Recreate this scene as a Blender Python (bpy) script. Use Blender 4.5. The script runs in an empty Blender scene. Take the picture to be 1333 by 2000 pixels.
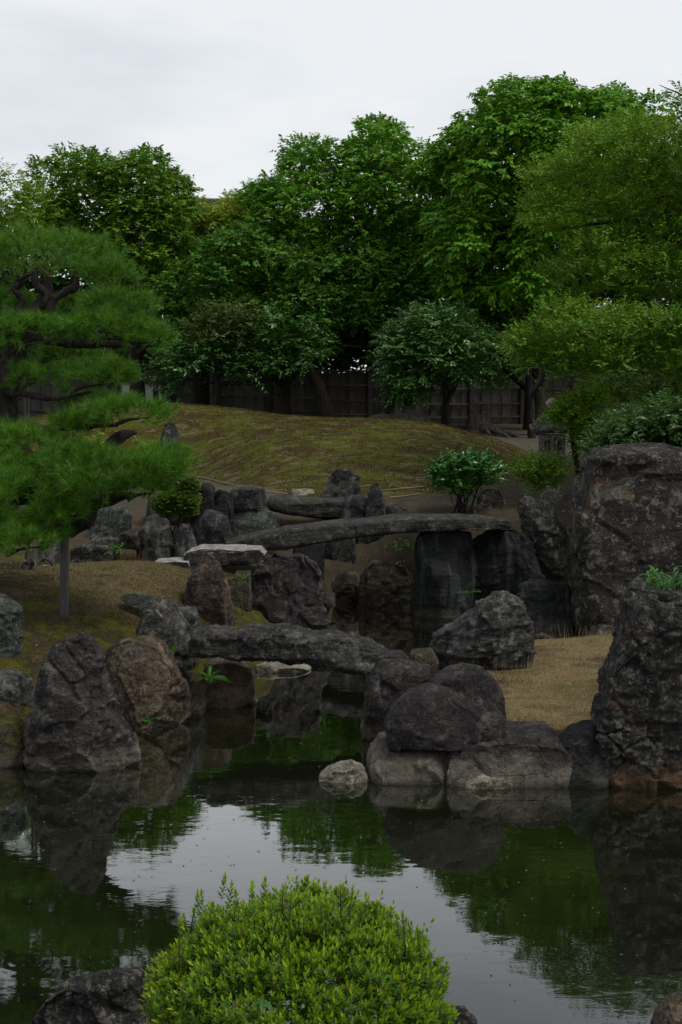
import bpy, math, random
import numpy as np
from mathutils import Vector
R = math.radians
rng = np.random.default_rng(7)
random.seed(7)
SC = bpy.context.scene
COL = SC.collection

# ------------------------------------------------------------------ camera, sky, sun, exposure
F, CX, CY, H, YH = 2600.0, 666.5, 1000.0, 2.8, 790.0
TH = math.atan((CY - YH) / F)
cam = bpy.data.cameras.new('camera')
cam.sensor_fit = 'VERTICAL'; cam.sensor_height = 36.0; cam.sensor_width = 24.0
cam.lens = F / 2000.0 * 36.0
cam.clip_start = 0.1; cam.clip_end = 2000.0
camo = bpy.data.objects.new('camera', cam); COL.objects.link(camo)
camo.location = (0, 0, H); camo.rotation_euler = (R(90) - TH, 0, 0)
SC.camera = camo

SUN_EL, SUN_AZ = 60.0, 118.0            # degrees; azimuth clockwise from +Y (the view direction)
w = bpy.data.worlds.new('World'); SC.world = w; w.use_nodes = True
wn, wl = w.node_tree.nodes, w.node_tree.links
wn.clear()
out = wn.new('ShaderNodeOutputWorld'); bg = wn.new('ShaderNodeBackground')
bg.inputs['Strength'].default_value = 0.12
sky = wn.new('ShaderNodeTexSky'); sky.sky_type = 'NISHITA'; sky.sun_disc = False
sky.sun_elevation = R(SUN_EL); sky.sun_rotation = R(SUN_AZ)
tc = wn.new('ShaderNodeTexCoord')
mp = wn.new('ShaderNodeMapping'); mp.inputs['Scale'].default_value = (1.6, 1.6, 5.0); mp.inputs['Location'].default_value = (23 * 1.37, 23 * 0.61, 23 * 0.29)
nz = wn.new('ShaderNodeTexNoise'); nz.inputs['Scale'].default_value = 1.7
nz.inputs['Detail'].default_value = 6; nz.inputs['Roughness'].default_value = 0.55
rp = wn.new('ShaderNodeValToRGB')
rp.color_ramp.elements[0].position = 0.26; rp.color_ramp.elements[0].color = (4.55, 4.8, 5.15, 1)
rp.color_ramp.elements[1].position = 0.50; rp.color_ramp.elements[1].color = (5.9, 6.05, 6.15, 1)
# clouds thin towards the zenith: a little of the blue sky shows through up there
sep = wn.new('ShaderNodeSeparateXYZ')
mr = wn.new('ShaderNodeMapRange'); mr.inputs['From Min'].default_value = 0.32; mr.inputs['From Max'].default_value = 0.75
mr.inputs['To Min'].default_value = 0.93; mr.inputs['To Max'].default_value = 0.8
mx = wn.new('ShaderNodeMix'); mx.data_type = 'RGBA'
wl.new(tc.outputs['Generated'], mp.inputs['Vector']); wl.new(mp.outputs[0], nz.inputs['Vector'])
wl.new(nz.outputs['Fac'], rp.inputs[0])
wl.new(tc.outputs['Generated'], sep.inputs[0]); wl.new(sep.outputs['Z'], mr.inputs['Value'])
wl.new(mr.outputs[0], mx.inputs['Factor'])
gr = wn.new('ShaderNodeMapRange'); gr.inputs['From Min'].default_value = 0.31; gr.inputs['From Max'].default_value = 0.45
gr.inputs['To Min'].default_value = 1.0; gr.inputs['To Max'].default_value = 0.70          # the deck is greyer overhead than low over the trees
vm = wn.new('ShaderNodeVectorMath'); vm.operation = 'SCALE'
wl.new(sep.outputs['Z'], gr.inputs['Value']); wl.new(gr.outputs[0], vm.inputs['Scale']); wl.new(rp.outputs[0], vm.inputs[0])
wl.new(sky.outputs[0], mx.inputs['A']); wl.new(vm.outputs[0], mx.inputs['B'])
wl.new(mx.outputs['Result'], bg.inputs['Color']); wl.new(bg.outputs[0], out.inputs[0])

sl = bpy.data.lights.new('sun', 'SUN'); sl.energy = 1.5; sl.angle = R(18); sl.color = (1.0, 0.95, 0.87)
so = bpy.data.objects.new('sun', sl); COL.objects.link(so)
sd_ = Vector((math.sin(R(SUN_AZ)) * math.cos(R(SUN_EL)), math.cos(R(SUN_AZ)) * math.cos(R(SUN_EL)), math.sin(R(SUN_EL))))
so.rotation_euler = (-sd_).to_track_quat('-Z', 'Y').to_euler(); so.location = (0, 0, 30)

vs = SC.view_settings
vs.view_transform = 'Standard'; vs.look = 'None'; vs.exposure = 0.32; vs.gamma = 1.0; vs.use_curve_mapping = False
cy = SC.cycles
cy.max_bounces = 7; cy.diffuse_bounces = 3; cy.glossy_bounces = 4; cy.transmission_bounces = 4
cy.caustics_reflective = False; cy.caustics_refractive = False

# ------------------------------------------------------------------ helpers
FW = np.array((0, math.cos(TH), -math.sin(TH))); UP = np.array((0, math.sin(TH), math.cos(TH)))
def at(px, py, Y):
    """the point of the photograph's pixel at depth Y"""
    px, py, Y = np.broadcast_arrays(np.asarray(px, float), np.asarray(py, float), np.asarray(Y, float))
    d = FW * F + UP * (CY - py)[..., None]
    d = d + np.stack([px - CX, np.zeros_like(px), np.zeros_like(px)], -1)
    p = d * (Y / d[..., 1])[..., None]
    p[..., 2] += H
    return p
def atz(px, py, z):
    """the point where the pixel's ray reaches height z"""
    p = at(px, py, 1.0); p0 = p - np.array((0, 0, H))
    return np.array((0, 0, H)) + p0 * ((z - H) / p0[..., 2])[..., None]

def mesh_np(name, v, f, smooth=False):
    v = np.ascontiguousarray(v, dtype=np.float32); f = np.ascontiguousarray(f, dtype=np.int32)
    me = bpy.data.meshes.new(name)
    me.vertices.add(len(v)); me.vertices.foreach_set('co', v.ravel())
    m, k = f.shape
    me.loops.add(m * k); me.loops.foreach_set('vertex_index', f.ravel())
    me.polygons.add(m)
    me.polygons.foreach_set('loop_start', np.arange(0, m * k, k, dtype=np.int32))
    me.polygons.foreach_set('loop_total', np.full(m, k, dtype=np.int32))
    me.update(calc_edges=True)
    if smooth:
        me.polygons.foreach_set('use_smooth', np.ones(m, dtype=bool))
    return me
class MB:
    """collects verts and quads/tris (tris as degenerate-free separate list)"""
    def __init__(s): s.v = []; s.f = []
    def add(s, v, f):
        o = len(s.v); s.v.extend([tuple(map(float, q)) for q in v]); s.f.extend([tuple(int(i) + o for i in g) for g in f])
    def box(s, c, h, rot=0.0):
        cs, sn = math.cos(rot), math.sin(rot)
        vv = []
        for z in (-1, 1):
            for x, y in ((-1, -1), (1, -1), (1, 1), (-1, 1)):
                a, b = x * h[0], y * h[1]
                vv.append((c[0] + a * cs - b * sn, c[1] + a * sn + b * cs, c[2] + z * h[2]))
        s.add(vv, [(3, 2, 1, 0), (4, 5, 6, 7), (0, 1, 5, 4), (1, 2, 6, 5), (2, 3, 7, 6), (3, 0, 4, 7)])
    def mesh(s, name, smooth=False):
        me = bpy.data.meshes.new(name); me.from_pydata(s.v, [], s.f); me.update()
        if smooth: me.polygons.foreach_set('use_smooth', np.ones(len(me.polygons), dtype=bool))
        return me
def obj(name, me, mat=None, parent=None, **props):
    o = bpy.data.objects.new(name, me); COL.objects.link(o)
    if mat and me is not None and not me.materials: me.materials.append(mat)
    if parent: o.parent = parent
    for k, v in props.items(): o[k] = v
    return o
def tag(o, label, cat, group=None):
    o['label'] = label; o['category'] = cat
    if group: o['group'] = group
    return o
def thing(name, label, cat, group=None):
    return tag(obj(name, None), label, cat, group)
def set_base(o, p):
    """put a thing's origin at p without moving its already built children"""
    o.location = p
    for c in o.children: c.location = Vector(c.location) - Vector(p)
def norm(a): return a / np.maximum(np.linalg.norm(a, axis=-1, keepdims=True), 1e-9)
def rnd3(n): return norm(rng.normal(size=(n, 3)))

# numpy noise
def _h(ix, iy, iz, s):
    n = (ix * 374761393 + iy * 668265263 + iz * 2147483647 + s * 1274126177) & 0xffffffff
    n = ((n ^ (n >> 13)) * 1274126177) & 0xffffffff
    n = ((n ^ (n >> 16)) * 2246822519) & 0xffffffff
    return ((n ^ (n >> 15)) & 0xffffff) / float(0xffffff)
def vnoise(p, s=0):
    i = np.floor(p).astype(np.int64); f = p - i; u = f * f * f * (f * (f * 6 - 15) + 10)
    r = 0
    for a in (0, 1):
        wx = u[:, 0] if a else 1 - u[:, 0]
        for b in (0, 1):
            wy = u[:, 1] if b else 1 - u[:, 1]
            for c in (0, 1):
                wz = u[:, 2] if c else 1 - u[:, 2]
                r = r + wx * wy * wz * _h(i[:, 0] + a, i[:, 1] + b, i[:, 2] + c, s)
    return r * 2 - 1
def fbm(p, o=4, s=0, g=0.5):
    r = 0; a = 1.0; t = 0
    for k in range(o):
        r = r + a * vnoise(p * 2.03 ** k + 17.3 * k, s + k); t += a; a *= g
    return r / t
def voro(p, s=0):
    i = np.floor(p).astype(np.int64); f = p - i
    d1 = np.full(len(p), 9.0); d2 = d1.copy(); idv = np.zeros(len(p))
    for a in (-1, 0, 1):
        for b in (-1, 0, 1):
            for c in (-1, 0, 1):
                q = [i[:, 0] + a, i[:, 1] + b, i[:, 2] + c]
                o = np.stack([_h(*q, s + 1), _h(*q, s + 2), _h(*q, s + 3)], -1) + (a, b, c) - f
                d = np.sqrt((o * o).sum(1)); near = d < d1
                d2 = np.where(near, d1, np.minimum(d2, d)); idv = np.where(near, _h(*q, s + 4), idv); d1 = np.where(near, d, d1)
    return d1, d2, idv
def inpoly(x, y, P):
    P = np.asarray(P, float); r = np.zeros(x.shape, bool)
    for k in range(len(P)):
        (x0, y0), (x1, y1) = P[k], P[k - 1]
        if y0 == y1: continue
        c = ((y0 > y) != (y1 > y)) & (x < (x1 - x0) * (y - y0) / (y1 - y0) + x0)
        r ^= c
    return r
def polysd(x, y, P):
    """signed distance, positive inside"""
    P = np.asarray(P, float); d = np.full(x.shape, 1e9)
    for k in range(len(P)):
        a, b = P[k], P[k - 1]; e = b - a; L = max(e @ e, 1e-12)
        t = np.clip(((x - a[0]) * e[0] + (y - a[1]) * e[1]) / L, 0, 1)
        d = np.minimum(d, np.hypot(x - a[0] - t * e[0], y - a[1] - t * e[1]))
    return np.where(inpoly(x, y, P), d, -d)
def sstep(a, b, x):
    t = np.clip((x - a) / (b - a), 0, 1); return t * t * (3 - 2 * t)

# ------------------------------------------------------------------ materials
class NT:
    def __init__(s, name):
        s.m = bpy.data.materials.new(name); s.m.use_nodes = True
        s.t = s.m.node_tree; s.t.nodes.clear()
    def n(s, typ, **kw):
        nd = s.t.nodes.new('ShaderNode' + typ)
        for k, v in kw.items():
            if k.startswith('_'): setattr(nd, k[1:], v)
        for k, v in kw.items():
            if k.startswith('_'): continue
            k2 = k.replace('__', ' ')
            sk = nd.inputs[int(k2[1:])] if (k2[0] == 'i' and k2[1:].isdigit()) else nd.inputs[k2]
            if isinstance(v, bpy.types.NodeSocket): s.t.links.new(v, sk)
            else: sk.default_value = v
        return nd
    def math(s, op, a, b=0.0, clamp=False):
        return s.n('Math', _operation=op, _use_clamp=clamp, i0=a, i1=b).outputs[0]
    def mix(s, f, a, b):
        nd = s.n('Mix', _data_type='RGBA')
        for k, v in (('Factor', f), ('A', a), ('B', b)):
            sk = [q for q in nd.inputs if q.name == k and q.enabled][0]
            if isinstance(v, bpy.types.NodeSocket): s.t.links.new(v, sk)
            else: sk.default_value = v if k == 'Factor' else (*v, 1) if len(v) == 3 else v
        return [q for q in nd.outputs if q.enabled][0]
    def noise(s, vec, scale, det=4, rough=0.55, dist=0.0):
        return s.n('TexNoise', Vector=vec, Scale=scale, Detail=det, Roughness=rough, Distortion=dist).outputs['Fac']
    def rng(s, v, a, b, c=0.0, d=1.0):
        nd = s.n('MapRange', Value=v); nd.clamp = True
        for k, q in zip(('From Min', 'From Max', 'To Min', 'To Max'), (a, b, c, d)): nd.inputs[k].default_value = q
        return nd.outputs[0]
    def out(s, sh):
        o = s.n('OutputMaterial', Surface=sh); return s.m

def leaf_mat(name, cols, trans=0.3, gloss=0.35, rough=0.45, nscale=0.7, odd=None, oddp=0.03):
    """cols: three colours; leaf-by-leaf variation plus a slow drift over the crown"""
    t = NT(name); g = t.n('NewGeometry')
    r = g.outputs['Random Per Island']
    ns = t.noise(g.outputs['Position'], nscale, 3)
    k = t.math('ADD', t.math('MULTIPLY', r, 0.55), t.math('MULTIPLY', t.rng(ns, 0.3, 0.7), 0.45))
    ramp = t.n('ValToRGB', Fac=k); e = ramp.color_ramp.elements
    e[0].position = 0.1; e[0].color = (*cols[0], 1); e[1].position = 0.9; e[1].color = (*cols[2], 1)
    q = e.new(0.5); q.color = (*cols[1], 1)
    c = ramp.outputs[0]
    if odd:
        r2 = t.math('FRACT', t.math('MULTIPLY', r, 37.0))
        c = t.mix(t.math('LESS_THAN', r2, oddp), c, odd)
    p = t.n('BsdfPrincipled', Base__Color=c, Roughness=rough, Specular__IOR__Level=gloss)
    tr = t.n('BsdfTranslucent', Color=t.mix(0.45, c, (0.11, 0.17, 0.02)))
    ms = t.n('MixShader', Fac=trans, i1=p.outputs[0], i2=tr.outputs[0])
    return t.out(ms.outputs[0])

def rock_mat(name, dark, mid, light, spots=0.35, scale=1.0, accent=None, acc_lo=0.55, accent2=None, moss=0.0, wl=None, wl_h=0.2,
             streak=None, bump=0.75, mossc=(0.035, 0.042, 0.008), strata=0.0):
    t = NT(name); oi = t.n('ObjectInfo'); g = t.n('NewGeometry')
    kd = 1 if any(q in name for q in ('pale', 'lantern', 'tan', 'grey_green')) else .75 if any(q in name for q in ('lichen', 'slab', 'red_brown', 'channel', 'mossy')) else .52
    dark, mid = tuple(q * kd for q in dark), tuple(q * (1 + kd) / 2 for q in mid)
    off = t.n('VectorMath', _operation='SCALE', i0=(31.0, 17.0, 23.0)); t.t.links.new(oi.outputs['Random'], off.inputs['Scale'])
    v = t.n('VectorMath', _operation='ADD', i0=g.outputs['Position'], i1=off.outputs[0]).outputs[0]
    n1 = t.noise(v, 2.3 * scale, 6, 0.62, 0.4); n2 = t.noise(v, 9.0 * scale, 6, 0.65, 0.3); n3 = t.noise(v, 46.0, 3, 0.7)
    k = t.math('ADD', t.math('MULTIPLY', n1, 0.6), t.math('MULTIPLY', n2, 0.4))
    c = t.mix(t.rng(k, 0.44, 0.58), dark, mid)
    if accent:
        a = t.noise(v, 1.9 * scale, 5, 0.6, 0.8); c = t.mix(t.rng(a, acc_lo, acc_lo + 0.1), c, t.mix(t.rng(n2, 0.35, 0.65), accent, tuple(q * 0.55 for q in accent)))
    if accent2:
        a = t.noise(t.n('VectorMath', _operation='ADD', i0=v, i1=(7.7, 3.1, 9.2)).outputs[0], 2.2 * scale, 5, 0.6, 0.8); c = t.mix(t.rng(a, 0.57, 0.64), c, accent2)
    if streak:
        sv = t.n('Mapping', Vector=v); sv.inputs['Scale'].default_value = (7.0, 7.0, 0.6)
        sn = t.noise(sv.outputs[0], 1.0, 4, 0.6, 0.3); c = t.mix(t.rng(sn, 0.54, 0.66), c, streak)
    n6 = t.noise(v, 95.0, 3, 0.75)
    c = t.mix(t.math('MULTIPLY', t.rng(n6, 0.52, 0.60), 0.55), c, tuple(q * 0.45 for q in dark))
    c = t.mix(t.math('MULTIPLY', t.rng(t.noise(v, 31.0 * scale, 5, 0.75, 0.5), 0.54, 0.60), 0.5), c, tuple(min(1, q * 1.7) for q in mid))
    # pale lichen: soft blotches, and small crisp flecks inside them
    l1 = t.rng(t.math('ADD', t.math('MULTIPLY', n2, 0.55), t.math('MULTIPLY', t.noise(v, 23.0 * scale, 4, 0.7), 0.45)), 0.54, 0.59)
    c = t.mix(t.math('MULTIPLY', l1, spots), c, light)
    fl = t.rng(n3, 0.64, 0.72); c = t.mix(t.math('MULTIPLY', fl, spots * 0.8), c, tuple(min(1, q * 1.3) for q in light))
    edge_pale = t.math('MULTIPLY', t.rng(g.outputs['Pointiness'], 0.515, 0.58), t.rng(n2, 0.42, 0.58)); c = t.mix(t.math('MULTIPLY', edge_pale, 0.55), c, tuple(q * 0.85 for q in light))  # convex edges turn paler, broken up by noise
    ly = t.noise(t.n('VectorMath', _operation='ADD', i0=v, i1=(3.3, 8.1, 1.2)).outputs[0], 3.1 * scale, 6, 0.68, 0.7)
    c = t.mix(t.math('MULTIPLY', t.math('MULTIPLY', t.rng(ly, 0.56, 0.60), t.rng(n2, 0.40, 0.56)), min(1, spots * 1.1)), c, tuple(q * 0.75 for q in light))
    sp = t.n('SeparateXYZ', Vector=g.outputs['Position'])
    if wl:
        zz = t.math('ADD', sp.outputs['Z'], t.math('MULTIPLY', t.math('SUBTRACT', n1, 0.5), wl_h * 1.8))
        c = t.mix(t.math('MULTIPLY', t.rng(zz, wl_h + 0.05, wl_h - 0.07), 0.9), c, t.mix(t.rng(n2, 0.36, 0.62), tuple(q * 0.45 for q in wl), wl))
        c = t.mix(t.rng(sp.outputs['Z'], 0.05, 0.0), c, tuple(q * 0.3 for q in wl))      # wet foot
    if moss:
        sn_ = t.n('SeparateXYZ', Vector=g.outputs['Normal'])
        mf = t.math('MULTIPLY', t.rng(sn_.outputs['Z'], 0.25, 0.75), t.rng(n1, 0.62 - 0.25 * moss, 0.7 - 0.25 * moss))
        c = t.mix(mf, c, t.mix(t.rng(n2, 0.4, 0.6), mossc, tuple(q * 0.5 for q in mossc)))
    mus = t.noise(v, 4.5 * scale, 8, 0.68, 0.5)
    vo = t.n('TexVoronoi', _feature='DISTANCE_TO_EDGE', Scale=4.2 * scale)
    dv = t.n('VectorMath', _operation='ADD', i0=v); dn = t.n('TexNoise', Vector=v, Scale=3.5, Detail=4.0)
    ds = t.n('VectorMath', _operation='SCALE', i0=dn.outputs['Color']); ds.inputs['Scale'].default_value = 0.55
    t.t.links.new(ds.outputs[0], dv.inputs[1]); t.t.links.new(dv.outputs[0], vo.inputs['Vector'])
    crack = t.rng(vo.outputs['Distance'], 0.0, 0.035)
    c = t.mix(t.math('MULTIPLY', t.math('SUBTRACT', 1.0, crack), 0.35), c, tuple(q * 0.4 for q in dark))
    hh = t.math('ADD', t.math('MULTIPLY', mus, 0.10), t.math('ADD', t.math('MULTIPLY', t.math('ADD', n3, t.math('MULTIPLY', n6, 0.6)), 0.020), t.math('MULTIPLY', crack, 0.010)))
    if strata:
        wv = t.n('Mapping', Vector=v); wv.inputs['Scale'].default_value = (1.2, 1.2, 14.0)
        hh = t.math('ADD', hh, t.math('MULTIPLY', t.noise(wv.outputs[0], 1.5, 5, 0.6, 0.6), 0.05 * strata))
    b = t.n('Bump', Height=hh, Strength=bump, Distance=1.0)
    p = t.n('BsdfPrincipled', Base__Color=c, Roughness=t.rng(n2, 0.3, 0.7, 0.7, 0.95), Specular__IOR__Level=0.3, Normal=b.outputs[0])
    return t.out(p.outputs[0])

def bark_mat(name, a, b, moss=None):
    t = NT(name); g = t.n('NewGeometry')
    mp_ = t.n('Mapping', Vector=g.outputs['Position']); mp_.inputs['Scale'].default_value = (14, 14, 3)
    n = t.noise(mp_.outputs[0], 1.5, 6, 0.65, 0.6); n2 = t.noise(g.outputs['Position'], 5, 4)
    c = t.mix(t.rng(n, 0.35, 0.65), a, b)
    if moss: c = t.mix(t.rng(n2, 0.55, 0.65), c, moss)
    bp = t.n('Bump', Height=n, Strength=0.8, Distance=0.05)
    p = t.n('BsdfPrincipled', Base__Color=c, Roughness=0.9, Specular__IOR__Level=0.2, Normal=bp.outputs[0])
    return t.out(p.outputs[0])
def plain_mat(name, a, b, scale=6.0, rough=0.85, bump=0.3, stretch=(1, 1, 1), per=0.3):
    t = NT(name); tcn = t.n('TexCoord'); oi = t.n('ObjectInfo')
    mp_ = t.n('Mapping', Vector=t.n('NewGeometry').outputs['Position']); mp_.inputs['Scale'].default_value = stretch
    n = t.noise(mp_.outputs[0], scale, 6, 0.6)
    k = t.math('ADD', t.math('MULTIPLY', t.rng(n, 0.3, 0.7), 1 - per), t.math('MULTIPLY', oi.outputs['Random'], per))
    c = t.mix(k, a, b)
    bp = t.n('Bump', Height=n, Strength=bump, Distance=0.02)
    p = t.n('BsdfPrincipled', Base__Color=c, Roughness=rough, Specular__IOR__Level=0.25, Normal=bp.outputs[0])
    return t.out(p.outputs[0])
# ------------------------------------------------------------------ the ground (one sheet), moss mound, water
def Pz(px, py, z): p = atz(px, py, z); return (p[0], p[1], z)
def PY(px, py, Y): p = at(px, py, Y); return tuple(p)
LAND = [Pz(125, 1195, .78), Pz(30, 1290, .58), Pz(200, 1240, .60), Pz(330, 1240, .5), Pz(250, 1175, .85), Pz(100, 1110, .92), Pz(330, 1105, .92), Pz(370, 1150, .84),
        Pz(430, 1215, .45), (-2.9, 10.6, .35), (-1.7, 11.2, .35), (-4.5, 12, .8), (-6, 14, 1.1), (-8, 11, .8), (-8, 20, 1.4), (-10, 14, 1.2),
        (-3.2, 17.4, .78), (-2.3, 17.5, .72), (-1.4, 17.6, .60), (-4.6, 17.5, .9), (-3.2, 19.4, 1.15), (-2.2, 19.5, 1.2), Pz(300, 960, 1.34), Pz(450, 945, 1.38), Pz(350, 924, 1.42), Pz(600, 975, 1.3), (-.9, 17.6, .5), (-.9, 16.4, .45), (-.9, 19.6, .95), (-.4, 18.8, .5),
        Pz(780, 1085, .72), Pz(820, 985, 1.3), Pz(900, 1000, 1.27), Pz(1000, 987, 1.25), Pz(1060, 985, 1.17), (3.2, 18.2, 1.2), (5, 19, 1.3), (9, 18, 1.3), (4.5, 21, 1.3),
        Pz(700, 975, 1.33), Pz(860, 962, 1.38), Pz(950, 948, 1.42), Pz(1025, 925, 1.5), PY(1030, 895, 26.5), PY(1000, 880, 26.5),
        PY(720, 819, 28), PY(860, 834, 27), PY(950, 862, 26.7), PY(640, 822, 28), PY(560, 823, 28), PY(450, 824, 28), PY(350, 826, 28), PY(200, 824, 28), PY(60, 842, 28),
        PY(640, 890, 24.2), PY(500, 880, 25), PY(760, 893, 24), PY(860, 902, 23.8), PY(350, 880, 26.8), PY(200, 880, 26.6), PY(60, 890, 26.6), Pz(200, 930, 1.42), Pz(60, 930, 1.45),
        PY(1050, 870, 29), PY(950, 852, 31), PY(900, 835, 35), PY(1050, 835, 35), PY(1200, 838, 35), PY(700, 830, 33), PY(600, 828, 33), PY(480, 812, 33), PY(380, 806, 34), PY(200, 808, 34), PY(60, 816, 34),
        PY(300, 808, 40), PY(500, 815, 40), PY(700, 826, 40), PY(900, 828, 40), PY(1200, 832, 40), PY(1300, 850, 30), PY(1250, 880, 24), (9, 26, 1.8), (12, 33, 2.1), (-14, 28, 2.3), (-14, 38, 2.4), (14, 44, 2.2), (-14, 44, 2.3), (0, 44, 2.2),
        Pz(1090, 1420, .30), Pz(1090, 1350, .36), Pz(1000, 1290, .38), Pz(1150, 1280, .36), Pz(900, 1320, .32), (3.5, 11, .4), (6, 11.5, .5),
        (0, 0, 1.2), (0, 3.5, .95), (-4, 3, 1.0), (4, 3, 1.0), (0, 4.6, .35), (-3, 4.6, .35), (3, 4.6, .35), (0, 4.1, .6), (9, 3, 1.1), (-9, 3, 1.1), (0, -3, 1.2), (9, -3, 1.2), (-9, -3, 1.2), (12, 10, .8), (12, 15, 1.0)]
LAND = np.array(LAND)
def _tps(d): return np.where(d < 1e-6, 0, d * d * np.log(np.maximum(d, 1e-6)))
_n = len(LAND); _S = np.array((1.0, 0.6))
_A = np.zeros((_n + 3, _n + 3)); _q = LAND[:, :2] * _S
_A[:_n, :_n] = _tps(np.linalg.norm(_q[:, None] - _q[None], axis=-1)) + 0.25 * np.eye(_n)
_A[:_n, _n:] = np.c_[np.ones(_n), _q]; _A[_n:, :_n] = _A[:_n, _n:].T
_W = np.linalg.solve(_A, np.r_[LAND[:, 2], 0, 0, 0])
def land_z(x, y):
    q = np.stack([np.clip(x, -14, 14), np.clip(y, -4, 44)], -1) * _S
    r = np.zeros(len(q))
    for s in range(0, len(q), 20000):
        c = q[s:s + 20000]
        r[s:s + 20000] = _tps(np.linalg.norm(c[:, None] - _q[None], axis=-1)) @ _W[:_n] + _W[_n] + c @ _W[_n + 1:]
    return r
def W0(px, py): return tuple(atz(px, py, 0)[:2])
POND = [(-9, 10.4), W0(-50, 1490), W0(55, 1470), W0(120, 1450), W0(240, 1415), W0(300, 1392), W0(375, 1378), W0(400, 1362), W0(470, 1345), W0(480, 1320), W0(560, 1302), W0(560, 1272), (-.75, 15.6), (-.25, 16.4),
        (-.1, 18.7), (.4, 18.9), (.95, 18.9), (1.1, 18.3), (1.75, 18.2), (2.3, 18.2), (2.8, 18.0), (3.3, 17.5), (5, 17.5), (8, 16.5), (9.5, 12), (9, 4.75), (0, 4.7), (-9, 4.75)]
ISLE = [(.35, 9.85), (.3, 11), (.8, 12.5), (1.1, 13.4), (2.0, 13.8), (3.3, 13.8), (7, 13.3), (7, 9.5), (3, 9.75), (2.0, 9.95), (1.6, 9.75), (.9, 9.8)]
def ground_z(x, y):
    x = np.asarray(x, float).ravel(); y = np.asarray(y, float).ravel()
    s = np.maximum(-polysd(x, y, POND), polysd(x, y, ISLE))
    L = np.maximum(land_z(x, y), 0.12)
    p = np.stack([x, y, 0 * x], -1)
    L = L + 0.035 * fbm(p * 1.1, 3, 5) + 0.012 * fbm(p * 5, 2, 9)
    k = sstep(-0.22, 0.22, s)
    return L * k - 0.6 * (1 - k)
def hit(px, py, y0=6.0, y1=44.0):
    """first point of the ground along the pixel's ray"""
    Y = np.arange(y0, y1, .06); p = at(np.full(len(Y), float(px)), np.full(len(Y), float(py)), Y); g = ground_z(p[:, 0], p[:, 1])
    k = np.argmax(p[:, 2] < g) if (p[:, 2] < g).any() else len(Y) - 1
    return np.array((p[k, 0], p[k, 1], g[k]))
def gz(x, y): return float(ground_z([x], [y])[0])
MOUND = [tuple(hit(a, b, 15)[:2]) for a, b in ((-80, 930), (100, 925), (250, 920), (340, 925), (440, 945), (560, 968), (700, 977), (860, 965), (950, 950), (1030, 922))] + [
         (3.9, 26.5), (3.3, 28.5), (2, 30), (0.2, 30.5), (-2, 31), (-4, 31), (-8, 31.5), (-9, 28)]
SAND = [(3.3, 25), (4.6, 24), (7, 25), (6, 32), (3.5, 34), (-8, 36), (-9, 32.5), (-3.2, 33), (0.5, 31.5), (2.2, 30.4), (3.5, 28.6)]
PATH = [tuple(hit(a, b, 15)[:2]) for a, b in ((250, 921), (340, 926), (440, 946), (570, 969), (640, 976), (640, 990), (520, 985), (400, 962), (330, 950), (250, 945))]

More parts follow.
